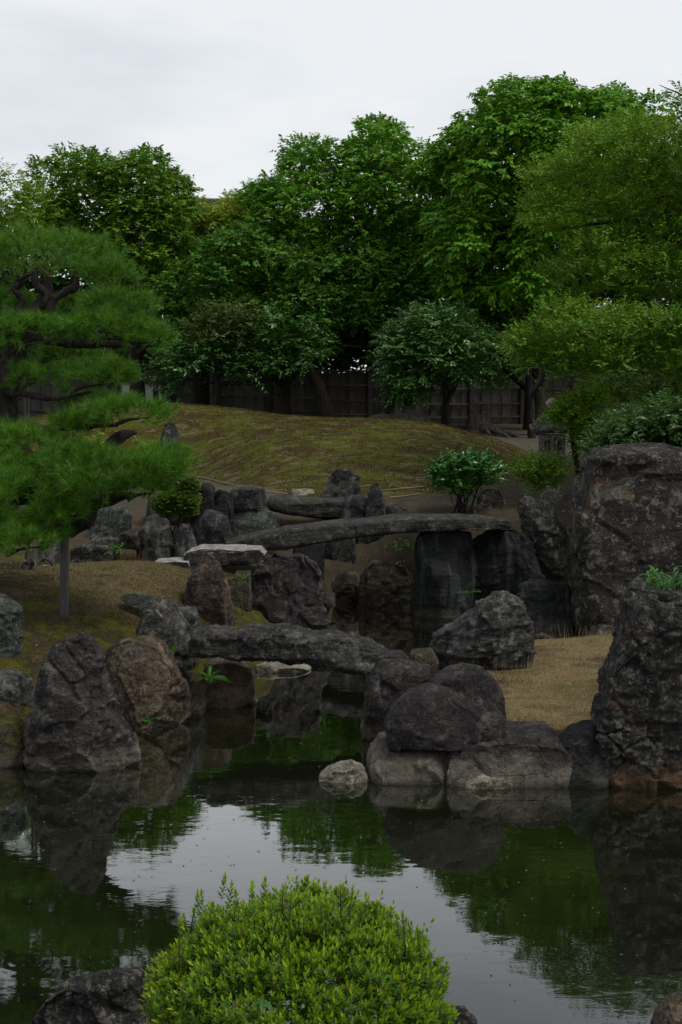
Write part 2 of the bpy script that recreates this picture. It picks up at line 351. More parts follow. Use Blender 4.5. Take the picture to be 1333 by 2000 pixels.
LAWN = [tuple(hit(a, b, 9)[:2]) for a, b in ((60, 1112), (380, 1108), (362, 1170), (300, 1215), (215, 1190), (110, 1140))]
def ground_mat():
    t = NT('ground_soil_moss'); g = t.n('NewGeometry'); v = g.outputs['Position']
    A = lambda nm: t.n('Attribute', _attribute_name=nm).outputs['Fac']
    st = t.n('Mapping', Vector=v); st.inputs['Scale'].default_value = (1.0, 1.6, 1.0)
    n1 = t.noise(st.outputs[0], 1.1, 5, 0.62, 0.5); n2 = t.noise(v, 6.0, 5, 0.62); n3 = t.noise(v, 34.0, 4, 0.7); n4 = t.noise(v, 110.0, 2, 0.6)
    k = t.math('ADD', t.math('MULTIPLY', n1, 0.6), t.math('MULTIPLY', n2, 0.4))
    # moss bank (default): brown thatch, olive moss, yellow-green moss
    c = t.mix(t.rng(k, 0.40, 0.50), (0.095, 0.068, 0.036), (0.040, 0.030, 0.013)); c = t.mix(t.rng(k, 0.50, 0.57), c, (0.080, 0.080, 0.008))
    # trodden soil further back
    so_ = t.mix(t.rng(n2, 0.35, 0.65), (0.050, 0.038, 0.026), (0.085, 0.068, 0.048)); st_ = t.mix(t.rng(k, 0.42, 0.56), (0.20, 0.155, 0.082), (0.115, 0.088, 0.042)); c = t.mix(A('lawn'), c, st_); c = t.mix(A('soil'), c, so_)
    sa = t.mix(t.rng(n2, 0.3, 0.7), (0.115, 0.098, 0.072), (0.080, 0.068, 0.050)); c = t.mix(A('sand'), c, sa)
    mo = t.mix(t.rng(k, 0.40, 0.47), (0.050, 0.029, 0.010), (0.058, 0.046, 0.008)); mo = t.mix(t.rng(k, 0.48, 0.55), mo, (0.080, 0.090, 0.006))
    n5 = t.noise(st.outputs[0], 2.7, 5, 0.65, 0.8); mo = t.mix(t.math('MULTIPLY', t.rng(n5, 0.54, 0.62), 0.85), mo, (0.165, 0.13, 0.075)); c = t.mix(A('mound'), c, mo)
    ii = t.mix(t.rng(k, 0.42, 0.58), (0.24, 0.18, 0.085), (0.17, 0.125, 0.06)); ii = t.mix(t.math('MULTIPLY', t.rng(n1, 0.53, 0.60), 0.85), ii, (0.12, 0.125, 0.02)); ii = t.mix(t.math('MULTIPLY', t.rng(n1, 0.46, 0.41), 0.7), ii, (0.085, 0.062, 0.040)); c = t.mix(A('isle'), c, ii)
    c = t.mix(t.math('MULTIPLY', t.rng(n3, 0.40, 0.66), 0.35), c, t.n('Mix', _data_type='RGBA').outputs[0] if False else (0.02, 0.016, 0.008))
    c = t.mix(t.math('MULTIPLY', t.rng(n4, 0.60, 0.70), 0.25), c, (0.25, 0.21, 0.14))
    sp = t.n('SeparateXYZ', Vector=v); c = t.mix(t.rng(sp.outputs['Z'], 0.10, 0.0), c, (0.012, 0.012, 0.007))
    h = t.math('ADD', t.math('MULTIPLY', n2, 0.03), t.math('ADD', t.math('MULTIPLY', n3, 0.022), t.math('MULTIPLY', n4, 0.006)))
    b = t.n('Bump', Height=h, Strength=0.9, Distance=1.0)
    p = t.n('BsdfPrincipled', Base__Color=c, Roughness=0.95, Specular__IOR__Level=0.15, Normal=b.outputs[0])
    return t.out(p.outputs[0])
M_GROUND = ground_mat()
def build_ground():
    xs = np.r_[-400, -150, -70, -40, -26, -19, np.linspace(-14, 14, 200), 19, 26, 40, 70, 150, 400]
    ys = np.r_[-120, -40, -15, -8, np.linspace(-4, 13.9, 130), np.linspace(14, 46, 190), 52, 65, 90, 150, 260, 420]
    X, Y = np.meshgrid(xs, ys); x, y = X.ravel(), Y.ravel(); z = ground_z(x, y)
    nx, ny = len(xs), len(ys)
    i = np.arange(nx * ny).reshape(ny, nx)
    f = np.stack([i[:-1, :-1], i[:-1, 1:], i[1:, 1:], i[1:, :-1]], -1).reshape(-1, 4)
    v = np.stack([x, y, z], -1)
    att = {'mound': sstep(-.25, .2, polysd(x, y, MOUND) + 0.15 * fbm(v * 2, 3, 3)), 'isle': sstep(-.3, .2, polysd(x, y, ISLE)),
           'sand': np.maximum(sstep(-.3, .3, polysd(x, y, SAND) + 0.3 * fbm(v, 3, 4)), sstep(-.1, .1, polysd(x, y, PATH))),
           'lawn': sstep(-.35, .45, polysd(x, y, LAWN) + 0.35 * fbm(v * 1.3, 3, 8)),
           'soil': sstep(17.0, 19.5, y) * (1 - sstep(-.2, .2, polysd(x, y, MOUND)))}
    cx, cy_ = v[f, 0].mean(1), v[f, 1].mean(1)
    inm = inpoly(cx, cy_, MOUND); ini = inpoly(cx, cy_, ISLE)
    for nm, sel in (('ground', ~inm & ~ini), ('moss_mound', inm), ('grass_island', ini)):
        ff = f[sel]; u, inv = np.unique(ff, return_inverse=True)
        me = mesh_np(nm, v[u], inv.reshape(-1, 4), True)
        for k, a in att.items():
            at_ = me.attributes.new(k, 'FLOAT', 'POINT'); at_.data.foreach_set('value', a[u].astype(np.float32))
        obj(nm, me, M_GROUND, kind='structure')
build_ground()

def water_mat():
    t = NT('pond_water'); v = t.n('NewGeometry').outputs['Position']
    m1 = t.n('Mapping', Vector=v); m1.inputs['Scale'].default_value = (0.7, 1.7, 1); m1.inputs['Rotation'].default_value = (0, 0, 0.12)
    n1 = t.noise(m1.outputs[0], 1.6, 2, 0.5, 0.3); n2 = t.noise(m1.outputs[0], 7.0, 3, 0.55, 0.4)
    pm = t.rng(t.noise(v, 0.7, 3, 0.6), 0.50, 0.64)          # breezy patches among calm water
    h = t.math('ADD', t.math('MULTIPLY', n1, 0.0012), t.math('MULTIPLY', t.math('MULTIPLY', n2, 0.0011), t.math('ADD', t.math('MULTIPLY', pm, 1.0), 0.22)))
    for (x, y, r, a) in ((1.35, 6.45, 0.42, 0.00012), (0.42, 8.05, 0.3, 0.00010), (-1.62, 6.5, 0.3, 0.00010)):      # faint rings
        d = t.n('VectorMath', _operation='DISTANCE', i0=v, i1=(x, y, 0)).outputs['Value']
        h = t.math('ADD', h, t.math('MULTIPLY', t.math('SINE', t.math('MULTIPLY', d, 75.0)), t.math('MULTIPLY', t.rng(d, r, 0.05), a)))
    b = t.n('Bump', Height=h, Strength=1.0, Distance=1.0)
    gz_ = t.rng(t.noise(v, 0.35, 3), 0.35, 0.65)
    body = t.n('BsdfDiffuse', Color=t.mix(gz_, (0.0060, 0.0082, 0.0028), (0.0095, 0.0120, 0.0045)))
    gl = t.n('BsdfGlossy', Color=(.96, .97, .98, 1), Roughness=0.012, Normal=b.outputs[0])
    fr = t.n('Fresnel', IOR=1.34, Normal=b.outputs[0])
    fac = t.math('MINIMUM', t.math('MULTIPLY', fr.outputs[0], 2.45), 0.95)
    return t.out(t.n('MixShader', Fac=fac, i1=body.outputs[0], i2=gl.outputs[0]).outputs[0])
wm = MB(); wm.add([(-16, 3.9, 0), (14, 3.9, 0), (14, 19.5, 0), (-16, 19.5, 0)], [(0, 1, 2, 3)])
obj('pond_water', wm.mesh('pond_water'), water_mat(), kind='structure')

# ------------------------------------------------------------------ rocks
RM = {
    'cliff': rock_mat('rock_cliff_dark', (.016, .017, .016), (.040, .042, .039), (.17, .175, .155), .38, streak=(.085, .092, .082)),
    'brown': rock_mat('rock_dark_brown', (.018, .015, .014), (.054, .046, .043), (.20, .185, .165), .34, wl=(.20, .175, .135), wl_h=.17),
    'purple': rock_mat('rock_purple_brown', (.021, .017, .017), (.056, .046, .045), (.18, .16, .15), .26, wl=(.055, .047, .042), wl_h=.10),
    'grey': rock_mat('rock_dark_grey', (.021, .021, .020), (.064, .063, .059), (.23, .22, .195), .46, streak=(.09, .095, .085)),
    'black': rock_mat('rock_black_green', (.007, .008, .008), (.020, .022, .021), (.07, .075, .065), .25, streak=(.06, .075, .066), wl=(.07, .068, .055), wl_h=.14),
    'lichen': rock_mat('rock_lichen', (.022, .021, .019), (.075, .072, .062), (.25, .24, .20), .62, moss=.3),
    'green': rock_mat('rock_grey_green', (.022, .026, .023), (.070, .080, .068), (.20, .215, .175), .5, accent=(.075, .08, .055), acc_lo=.56),
    'tan': rock_mat('rock_tan', (.036, .027, .019), (.15, .108, .066), (.26, .22, .165), .4, accent2=(.115, .135, .13), moss=.45, accent=(.11, .055, .03), acc_lo=.56),
    'rust': rock_mat('rock_rust_black', (.014, .012, .010), (.050, .043, .035), (.27, .25, .21), .5, accent=(.13, .066, .026), acc_lo=.575, streak=(.022, .018, .015), accent2=(.085, .08, .072)),
    'point': rock_mat('rock_red_brown', (.026, .017, .013), (.080, .050, .036), (.27, .22, .15), .35, accent=(.21, .14, .062), acc_lo=.6, streak=(.09, .07, .05), strata=0),
    'pale': rock_mat('rock_pale', (.12, .105, .078), (.27, .245, .19), (.42, .40, .35), .4, bump=.6),
    'slab': rock_mat('rock_slab_grey', (.020, .019, .017), (.066, .063, .056), (.22, .215, .19), .42, strata=1.0, moss=.22),
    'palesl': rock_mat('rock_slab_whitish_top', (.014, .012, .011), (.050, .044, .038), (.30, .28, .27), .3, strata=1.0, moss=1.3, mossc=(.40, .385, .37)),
    'channel': rock_mat('rock_channel', (.026, .022, .014), (.085, .068, .042), (.19, .17, .125), .4, accent=(.14, .066, .028), acc_lo=.55, moss=.35),
    'mossy': rock_mat('rock_mossy', (.028, .025, .018), (.075, .065, .045), (.18, .165, .125), .3, moss=1.1, mossc=(.075, .072, .009), wl=(.15, .13, .10), wl_h=.12),
    'wash': rock_mat('rock_brown_washed', (.021, .017, .016), (.060, .049, .046), (.19, .17, .155), .30, wl=(.22, .195, .155), wl_h=.21),
    'crag': rock_mat('rock_crag', (.015, .0145, .0135), (.056, .053, .048), (.24, .225, .195), .55, scale=1.7, accent=(.075, .042, .026), acc_lo=.58, wl=(.17, .105, .055), wl_h=.15, bump=.8),
}
def span(poly, q, ax):
    """min and max of the other axis where the polygon crosses q"""
    P = np.asarray(poly, float); lo, hi = [], []
    for v in q:
        xs = []
        for k in range(len(P)):
            a, b = P[k], P[k - 1]
            if (a[ax] > v) != (b[ax] > v):
                xs.append(a[1 - ax] + (v - a[ax]) * (b[1 - ax] - a[1 - ax]) / (b[ax] - a[ax]))
        if xs: lo.append(min(xs)); hi.append(max(xs))
        else: lo.append(np.nan); hi.append(np.nan)
    lo, hi = np.array(lo), np.array(hi)
    ok = ~np.isnan(lo); ii = np.arange(len(q))
    return np.interp(ii, ii[ok], lo[ok]), np.interp(ii, ii[ok], hi[ok])
SEED = [100]
def rock_mesh(poly, Y, D, axis='z', n=2.6, rough=1.0, facets=9, bury=0.35, strata=0.0, cell=1.0, top_round=5.0):
    SEED[0] += 13; sd = SEED[0]; rg = np.random.default_rng(sd)
    P = np.asarray(poly, float); px0, px1, py0, py1 = P[:, 0].min(), P[:, 0].max(), P[:, 1].min(), P[:, 1].max()
    wpx, hpx = px1 - px0, py1 - py0
    if axis == 'z':
        nl = int(np.clip(hpx * 0.42, 16, 140)); na = int(np.clip(wpx * 0.74, 32, 160))
        t = np.linspace(0, 1, nl); q = py1 - 0.5 + (py0 + 0.4 - py1 + 0.5) * (t ** 0.9)
        l, r = span(P, q, 1)
        pl, pr = at(l, q, Y), at(r, q, Y)
        c = (pl + pr) / 2; hw = (pr[:, 0] - pl[:, 0]) / 2; wm_ = hw.max()
        dy = D * (hw / wm_) ** 0.6 * (1 - t ** top_round * 0.75) ** 0.8
        ext = max(1, int(nl * 0.08)); zb = c[0, 2]
        c = np.r_[np.repeat(c[:1], ext, 0), c]; hw = np.r_[np.repeat(hw[:1], ext), hw]; dy = np.r_[np.repeat(dy[:1], ext), dy]
        c[:ext, 2] = zb - bury * np.linspace(1, 1 / ext, ext)
        # a closing ring so that the top ends in a small ridge
        c = np.r_[c, c[-1:]]; hw = np.r_[hw, hw[-1:] * 0.4]; dy = np.r_[dy, dy[-1:] * 0.3]; c[-1, 2] += 0.004
        a = np.linspace(0, 2 * np.pi, na, endpoint=False); ca, sa = np.cos(a), np.sin(a)
        X = np.sign(ca) * np.abs(ca) ** (2 / n); S = np.sign(sa) * np.abs(sa) ** (2 / n)
        v = np.stack([c[:, None, 0] + hw[:, None] * X, c[:, None, 1] + dy[:, None] * S, np.repeat(c[:, 2:], na, 1)], -1)
    else:
        nl = int(np.clip(wpx * 0.5, 20, 210)); na = int(np.clip(hpx * 1.6, 30, 90))
        t = np.linspace(0, 1, nl); q = px0 + 0.4 + (wpx - 0.8) * t
        tp, bt = span(P, q, 0)
        e = np.minimum(t, 1 - t); dy = D * (1 - (1 - np.clip(e / 0.10, 0, 1)) ** 2 * 0.35)
        pt, pb = at(q, tp, Y), at(q, bt, Y)
        tn = ((tp + bt) / 2 - YH) / F
        zt = pt[:, 2] - 0.62 * dy * tn; zb = pb[:, 2] + 0.55 * dy * tn; bad = zt - zb < 0.02; zm = (zt + zb) / 2
        zt = np.where(bad, zm + .01, zt); zb = np.where(bad, zm - .01, zb)
        c = np.stack([pt[:, 0], np.full(nl, float(Y)), (zt + zb) / 2], -1); hz = (zt - zb) / 2
        c = np.r_[c[:1], c, c[-1:]]; hz = np.r_[hz[:1] * .3, hz, hz[-1:] * .3]; dy = np.r_[dy[:1] * .3, dy, dy[-1:] * .3]
        a = np.linspace(0, 2 * np.pi, na, endpoint=False); ca, sa = np.cos(a), np.sin(a)
        X = np.sign(ca) * np.abs(ca) ** (2 / n); S = np.sign(sa) * np.abs(sa) ** (2 / n)
        v = np.stack([np.repeat(c[:, :1], na, 1), c[:, None, 1] + dy[:, None] * X, c[:, None, 2] + hz[:, None] * S], -1)
    L = v.shape[0]
    vv = v.reshape(-1, 3)
    size = min(np.ptp(vv[:, 0]), np.ptp(vv[:, 2])) if axis == 'z' else max(np.ptp(vv[:, 2]), 0.3)
    ctr = vv.mean(0)
    # chisel: a few planes, mostly facing front or back, cut flat faces
    for k in range(facets):
        nn = rg.normal(size=3); nn[1] = (abs(nn[1]) + 0.7) * (1 if k % 4 == 3 else -1); nn[2] = nn[2] * 0.40 + 0.05; nn[0] *= 0.6; nn /= np.linalg.norm(nn)
        d = vv @ nn; lim = d.max() - rg.uniform(0.07, 0.22) * min(size, 2 * D)
        vv = vv - np.maximum(d - lim, 0)[:, None] * nn * 0.92
    g = vv.reshape(L, -1, 3)
    du = np.roll(g, -1, 1) - np.roll(g, 1, 1); dv = np.gradient(g, axis=0)
    N = norm(np.cross(du, dv).reshape(-1, 3))
    if axis != 'z': N = norm(np.cross(dv, du).reshape(-1, 3))
    if ((vv - ctr) * N).sum(1).mean() < 0: N = -N
    p = vv + sd * 3.7
    s = size
    pw = p + 0.25 * s * np.stack([fbm(p * 2 / s, 2, sd + 1), fbm(p * 2 / s + 5, 2, sd + 2), fbm(p * 2 / s + 9, 2, sd + 3)], -1)
    d = 0.040 * s * fbm(p * 1.7 / s, 3, sd)
    d1, d2, idv = voro(pw * 2.6 * cell / s, sd)
    d += 0.058 * s * (idv - 0.5) * sstep(0.0, 0.06, d2 - d1) - 0.012 * s * (1 - sstep(0.0, 0.06, d2 - d1))
    rid = 1 - np.abs(fbm(pw * 4.5 / s, 4, sd + 7)) * 2.2
    d -= 0.016 * s * np.clip(rid, 0, 1) ** 4
    fs = min(s, 0.9)
    d += 0.026 * fs * fbm(pw * 7 / fs, 5, sd + 11, 0.62) + 0.016 * fs * fbm(p * 24 / fs, 3, sd + 15, 0.65)
    if strata:
        ps = p * (1.5 / s, 1.5 / s, 9 / s); d += strata * 0.045 * s * fbm(ps + 0.4 * fbm(p * 3 / s, 2, sd)[:, None], 4, sd + 20, 0.6)
    vv = vv + N * (d * rough)[:, None]
    na = g.shape[1]; i = np.arange(L * na).reshape(L, na); j = np.roll(i, -1, 1)
    f = np.stack([i[:-1], j[:-1], j[1:], i[1:]], -1).reshape(-1, 4)
    if axis != 'z': f = f[:, ::-1]
    v_all = np.r_[vv, [vv[:na].mean(0), vv[-na:].mean(0)]]
    cb, ct = len(vv), len(vv) + 1
    k0, k1 = i[0], i[-1]
    capb = np.stack([np.full(na, cb), np.roll(k0, -1), k0, k0 * 0 + cb], -1); capt = np.stack([np.full(na, ct), k1, np.roll(k1, -1), k1 * 0 + ct], -1)
    if axis != 'z': capb = capb[:, [0, 2, 1, 3]]; capt = capt[:, [0, 2, 1, 3]]
    return v_all, f, np.r_[capb[:, :3], capt[:, :3]], ctr
def mesh_mixed(name, v, quads, tris):
    me = bpy.data.meshes.new(name); v = np.asarray(v, np.float32)
    me.vertices.add(len(v)); me.vertices.foreach_set('co', v.ravel())
    nq, nt = len(quads), len(tris)
    me.loops.add(nq * 4 + nt * 3); me.loops.foreach_set('vertex_index', np.r_[quads.ravel(), tris.ravel()].astype(np.int32))
    me.polygons.add(nq + nt)
    me.polygons.foreach_set('loop_start', np.r_[np.arange(nq) * 4, nq * 4 + np.arange(nt) * 3].astype(np.int32))
    me.polygons.foreach_set('loop_total', np.r_[np.full(nq, 4), np.full(nt, 3)].astype(np.int32))
    me.update(calc_edges=True); me.polygons.foreach_set('use_smooth', np.ones(nq + nt, bool))
    return me
def rock(poly, mat, label, Y=None, base=None, z=0.0, D=0.4, name='rock', cat='rock', group=None, **kw):
    if Y is None: Y = float(atz(np.mean([p[0] for p in poly]), base, z)[1]) + 0.75 * D
    v, q, t, c = rock_mesh(poly, Y, D, **kw)
    o0 = np.array((c[0], Y, v[:, 2].min())); me = mesh_mixed(name, v - o0, q, t)
    o = obj(name, me, RM[mat]); o.location = o0
    return tag(o, label, cat, group)
EDGE = 'rocks along the water'
BACK = 'rocks of the far bank'
rock([(55,1490),(56,1450),(58,1410),(75,1370),(85,1310),(98,1275),(118,1255),(130,1245),(152,1236),(176,1240),(192,1262),(205,1300),(216,1340),(226,1380),(244,1405),(262,1440),(272,1465),(279,1500),(230,1505),(160,1512),(90,1505)], 'brown', 'tall dark brown rock standing in the pond on the left, pale band at its foot', base=1510, D=.36, group=EDGE, cell=.8, facets=4)
rock([(-150,1505),(-140,1420),(-60,1400),(5,1403),(32,1408),(52,1440),(55,1500)], 'mossy', 'low rock at the left edge capped with yellow-green moss above the water', base=1508, D=.40, group=EDGE)
rock([(-130,1430),(-120,1340),(-40,1312),(10,1310),(35,1315),(55,1332),(68,1375),(60,1430)], 'grey', 'dark blocky rock behind the mossy one at the left edge', Y=10.95, D=.35, group=EDGE)
rock([(-110,1330),(-100,1200),(-50,1170),(-5,1163),(14,1168),(38,1190),(36,1212),(49,1240),(46,1300),(30,1330)], 'green', 'pale grey-green standing stone cut by the left edge on the moss slope', Y=11.7, D=.30, group=EDGE, strata=.5)
rock([(190,1432),(194,1370),(198,1300),(209,1268),(232,1250),(258,1240),(285,1242),(318,1262),(340,1295),(360,1335),(369,1365),(372,1400),(355,1422),(300,1432)], 'tan', 'tan rock with a blue-grey lichen patch beside the tall dark brown one', base=1428, D=.42, group=EDGE, facets=5)
rock([(357,1412),(362,1345),(378,1328),(398,1350),(404,1372),(398,1400)], 'mossy', 'small mossy rock tucked between the tan rock and the near bridge', base=1405, D=.2, group=EDGE)
rock([(384,1395),(386,1330),(400,1298),(430,1288),(470,1282),(492,1300),(503,1345),(501,1375),(460,1388),(420,1394)], 'tan', 'rounded grey rock under the left end of the near stone bridge', base=1388, D=.42, group=EDGE)
rock([(262,1320),(265,1235),(276,1208),(290,1185),(300,1169),(320,1167),(340,1182),(350,1200),(368,1225),(376,1260),(374,1335),(330,1340)], 'lichen', 'rough lichen-spotted rock on the bank just left of the near bridge', Y=12.35, D=.33, group=EDGE)
rock([(335,1250),(338,1190),(352,1184),(384,1186),(390,1210),(386,1290),(350,1300)], 'grey', 'squarish dark rock between the lichen-spotted one and the pointed brown one', Y=12.75, D=.25, group=EDGE)
rock([(374,1245),(366,1200),(360,1165),(366,1130),(383,1112),(398,1090),(415,1079),(426,1092),(437,1115),(450,1140),(457,1180),(456,1245)], 'point', 'pointed red-brown rock with a golden streak below the pale flat slab', Y=13.9, D=.26, group=EDGE, facets=8)
rock([(233,1170),(245,1160),(270,1160),(300,1164),(302,1180),(278,1190),(255,1183)], 'green', 'flat grey stone lying on the moss slope above the lichen-spotted rock', Y=13.1, D=.16, group=EDGE, bury=.12)
rock([(138,1156),(146,1144),(162,1141),(176,1148),(185,1157),(184,1168),(160,1165)], 'purple', 'small dark flat stone in the grass right of the prop post', Y=13.9, D=.12, group=EDGE, bury=.1)
rock([(462,1278),(470,1225),(475,1185),(488,1150),(502,1118),(514,1090),(535,1076),(556,1086),(592,1085),(618,1105),(627,1130),(629,1180),(640,1215),(656,1278)], 'purple', 'broad dark purplish rock standing in the channel between the two bridges', base=1274, D=.45, group=EDGE, facets=8)
rock([(443,1250),(448,1140),(462,1116),(490,1114),(496,1250)], 'mossy', 'narrow green mossy rock right of the pointed brown one', Y=15.1, D=.3, group=EDGE)
# far left row
for poly, Y, lab in (
    ([(183,1110),(194,1102),(214,1101),(226,1107),(226,1112),(200,1114)], 15.6, 'small flat dark stone at the lawn edge, left of two alike'),
    ([(243,1106),(256,1098),(282,1095),(291,1102),(288,1107),(260,1109)], 15.6, 'long low dark stone at the lawn edge, right of the small flat one'),
    ([(76,1109),(84,1103),(98,1105),(100,1110)], 15.6, 'little pale stone at the lawn edge beside the gnarled stump'),
    ([(132,1112),(142,1101),(150,1102),(156,1111)], 15.8, 'little dark stone at the lawn edge right behind the prop post')):
    rock(poly, 'purple' if 'dark' in lab else 'pale', lab, Y=Y, D=.12, group=BACK, bury=.1)
rock([(132,1112),(138,1072),(160,1063),(190,1064),(212,1066),(222,1082),(217,1112)], 'grey', 'long low boulder on the far left bank behind the prop post', Y=16.4, D=.3, group=BACK)
rock([(72,1112),(78,1062),(92,1046),(108,1043),(120,1050),(121,1112)], 'lichen', 'white-flecked boulder left of the prop post top', Y=16.6, D=.3, group=BACK)
rock([(176,1068),(180,1053),(206,1049),(232,1054),(234,1068)], 'lichen', 'flat light grey stone behind the long low boulder', Y=17.2, D=.25, group=BACK)
rock([(228,1072),(234,1042),(252,1034),(272,1036),(280,1074)], 'purple', 'rounded brown-black rock beside the small grassy tuft', Y=17.0, D=.25, group=BACK)
rock([(168,1055),(175,1006),(192,994),(204,998),(226,987),(248,988),(258,1008),(260,1055)], 'green', 'wide grey-green rock wall under the pine tip', Y=18.4, D=.3, group=BACK)
rock([(268,1100),(274,1040),(290,1009),(314,1003),(330,1020),(338,1055),(348,1100)], 'cliff', 'tall rounded grey rock left of the upper slab stones', Y=17.1, D=.3, group=BACK)
rock([(286,1015),(290,968),(302,962),(314,970),(315,1015)], 'cliff', 'slim dark pillar stone just left of the clipped azalea', Y=19.0, D=.15, group=BACK)
rock([(338,1100),(344,1048),(354,1022),(372,1020),(384,1060),(388,1100)], 'cliff', 'narrow grey rock leaning between the tall rounded grey rock and the dark cliff', Y=16.9, D=.2, group=BACK)
rock([(366,1060),(371,985),(375,950),(384,943),(404,944),(418,958),(422,1060)], 'black', 'tall dark cliff stone behind the clipped azalea, streaked with grey', Y=18.6, D=.25, group=BACK)
rock([(408,1070),(411,968),(428,957),(447,960),(456,1000),(459,1070)], 'black', 'dark upright stone right of the tall cliff stone', Y=18.7, D=.22, group=BACK)
rock([(382,1092),(388,1015),(406,996),(430,1000),(446,1012),(458,1075),(440,1092)], 'cliff', 'weathered grey rock standing in front of the dark cliff stones', Y=17.4, D=.25, group=BACK)
rock([(280,1100),(284,1030),(292,985),(318,1000),(350,1012),(380,985),(420,975),(462,985),(466,1100)], 'cliff', 'dark ragged rock face closing the bank behind the leaning and tall rocks', Y=19.3, D=.3, group=BACK, n=4, facets=8)
rock([(376,965),(378,948),(390,941),(412,943),(420,952),(420,968)], 'purple', 'brown cap stone on the tall cliff stone beside the clipped azalea', Y=18.9, D=.2, group=BACK, bury=.05)
rock([(500,1080),(504,1010),(520,1000),(545,1008),(548,1080)], 'cliff', 'grey upright stone right of the pale one carrying the block', Y=19.1, D=.2, group=BACK, n=5, rough=.6)
rock([(446,995),(447,965),(455,952),(480,951),(514,953),(520,962),(518,993),(480,996)], 'cliff', 'squared dark block balanced on the pale upright stone', Y=18.9, D=.22, group=BACK, n=5, bury=.02, rough=.6, top_round=14)
rock([(453,1080),(457,1000),(475,994),(522,995),(539,1002),(541,1080)], 'green', 'pale grey-green upright stone carrying the squared block', Y=18.9, D=.28, group=BACK, n=5, rough=.6, top_round=14)
rock([(662,1025),(668,985),(688,968),(716,967),(730,985),(737,1025)], 'cliff', 'lumpy dark rock behind the arch of the long bridge', Y=19.4, D=.25, group=BACK)
rock([(714,1020),(719,962),(726,942),(738,940),(746,958),(752,985),(754,1020)], 'cliff', 'slender standing stone rising above the long bridge', Y=19.2, D=.15, group=BACK, strata=.4)
rock([(628,995),(634,955),(645,928),(656,916),(684,917),(704,930),(706,995)], 'grey', 'broad grey rock at the foot of the moss mound', Y=20.6, D=.3, group=BACK)
rock([(564,975),(572,958),(584,952),(612,956),(618,975)], 'pale', 'low pale stone at the foot of the moss mound', Y=21.4, D=.2, group=BACK)
rock([(627,982),(634,956),(648,945),(662,950),(668,982)], 'lichen', 'small black and white blotched rock before the broad grey one', Y=20.1, D=.15, group=BACK)
rock([(748,1010),(755,989),(775,984),(796,994),(802,1010)], 'purple', 'low flat dark rock right of the slender standing stone', Y=19.4, D=.2, group=BACK)
rock([(630,1150),(636,1050),(648,1035),(694,1045),(697,1150)], 'cliff', 'grey streaked pillar stone under the middle of the long bridge', Y=19.0, D=.2, group=BACK, n=4, rough=.6)
rock([(697,1150),(700,1050),(712,1035),(730,1040),(733,1150)], 'green', 'smooth greenish pillar stone under the middle of the long bridge', Y=19.2, D=.18, group=BACK, n=4, rough=.5)
rock([(730,1120),(734,1045),(748,1035),(764,1040),(768,1120)], 'green', 'thin ribbed pillar stone, last one before the leafy gap under the bridge', Y=19.4, D=.15, group=BACK, n=4, rough=.6)
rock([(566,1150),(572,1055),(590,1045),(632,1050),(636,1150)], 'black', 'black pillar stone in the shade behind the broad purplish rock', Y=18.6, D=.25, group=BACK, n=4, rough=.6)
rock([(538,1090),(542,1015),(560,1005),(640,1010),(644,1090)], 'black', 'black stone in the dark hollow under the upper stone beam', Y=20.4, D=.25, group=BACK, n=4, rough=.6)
rock([(640,1172),(647,1142),(664,1118),(684,1111),(706,1118),(714,1185),(670,1182)], 'channel', 'mossy grey-green rock at the far edge of the channel', base=1181, D=.3, group=BACK)
rock([(694,1196),(701,1125),(714,1102),(734,1092),(760,1096),(792,1103),(810,1128),(816,1196)], 'channel', 'square rust-brown rock at the far edge of the channel', base=1192, D=.35, group=BACK)
rock([(622,1170),(626,1158),(640,1155),(655,1160),(656,1170)], 'pale', 'small white stone at the water line beside the purplish rock', Y=17.6, D=.12, group=BACK, bury=.1)
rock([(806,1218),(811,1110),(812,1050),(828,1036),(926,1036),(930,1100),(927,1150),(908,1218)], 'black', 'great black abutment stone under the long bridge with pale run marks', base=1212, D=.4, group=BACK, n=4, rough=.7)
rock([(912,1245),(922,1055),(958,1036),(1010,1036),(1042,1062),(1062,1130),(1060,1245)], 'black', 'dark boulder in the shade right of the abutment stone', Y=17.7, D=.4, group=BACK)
rock([(1012,975),(1030,966),(1062,975),(1090,998),(1112,1045),(1118,1090),(1112,1128),(1080,1125),(1045,1085),(1018,1030)], 'lichen', 'slanting lichen-grey rock leaning beside the huge rust-stained rock', Y=17.9, D=.3, group=BACK, bury=.2)
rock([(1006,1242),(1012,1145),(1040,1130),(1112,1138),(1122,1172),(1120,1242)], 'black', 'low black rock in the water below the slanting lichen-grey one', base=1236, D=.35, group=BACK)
rock([(1120,1245),(1116,1160),(1116,1070),(1124,1000),(1136,940),(1146,900),(1160,880),(1190,871),(1260,869),(1340,873),(1440,885),(1470,1000),(1470,1245)], 'rust', 'huge black rock with rust-orange stains towering at the right', base=1243, D=.8, group=BACK, cell=1.1, n=5, top_round=16, facets=7, rough=.7)
rock([(1146,1256),(1158,1226),(1178,1216),(1208,1228),(1216,1256)], 'lichen', 'small pale rock at the foot of the huge rust-stained rock', base=1250, D=.2, group=BACK)
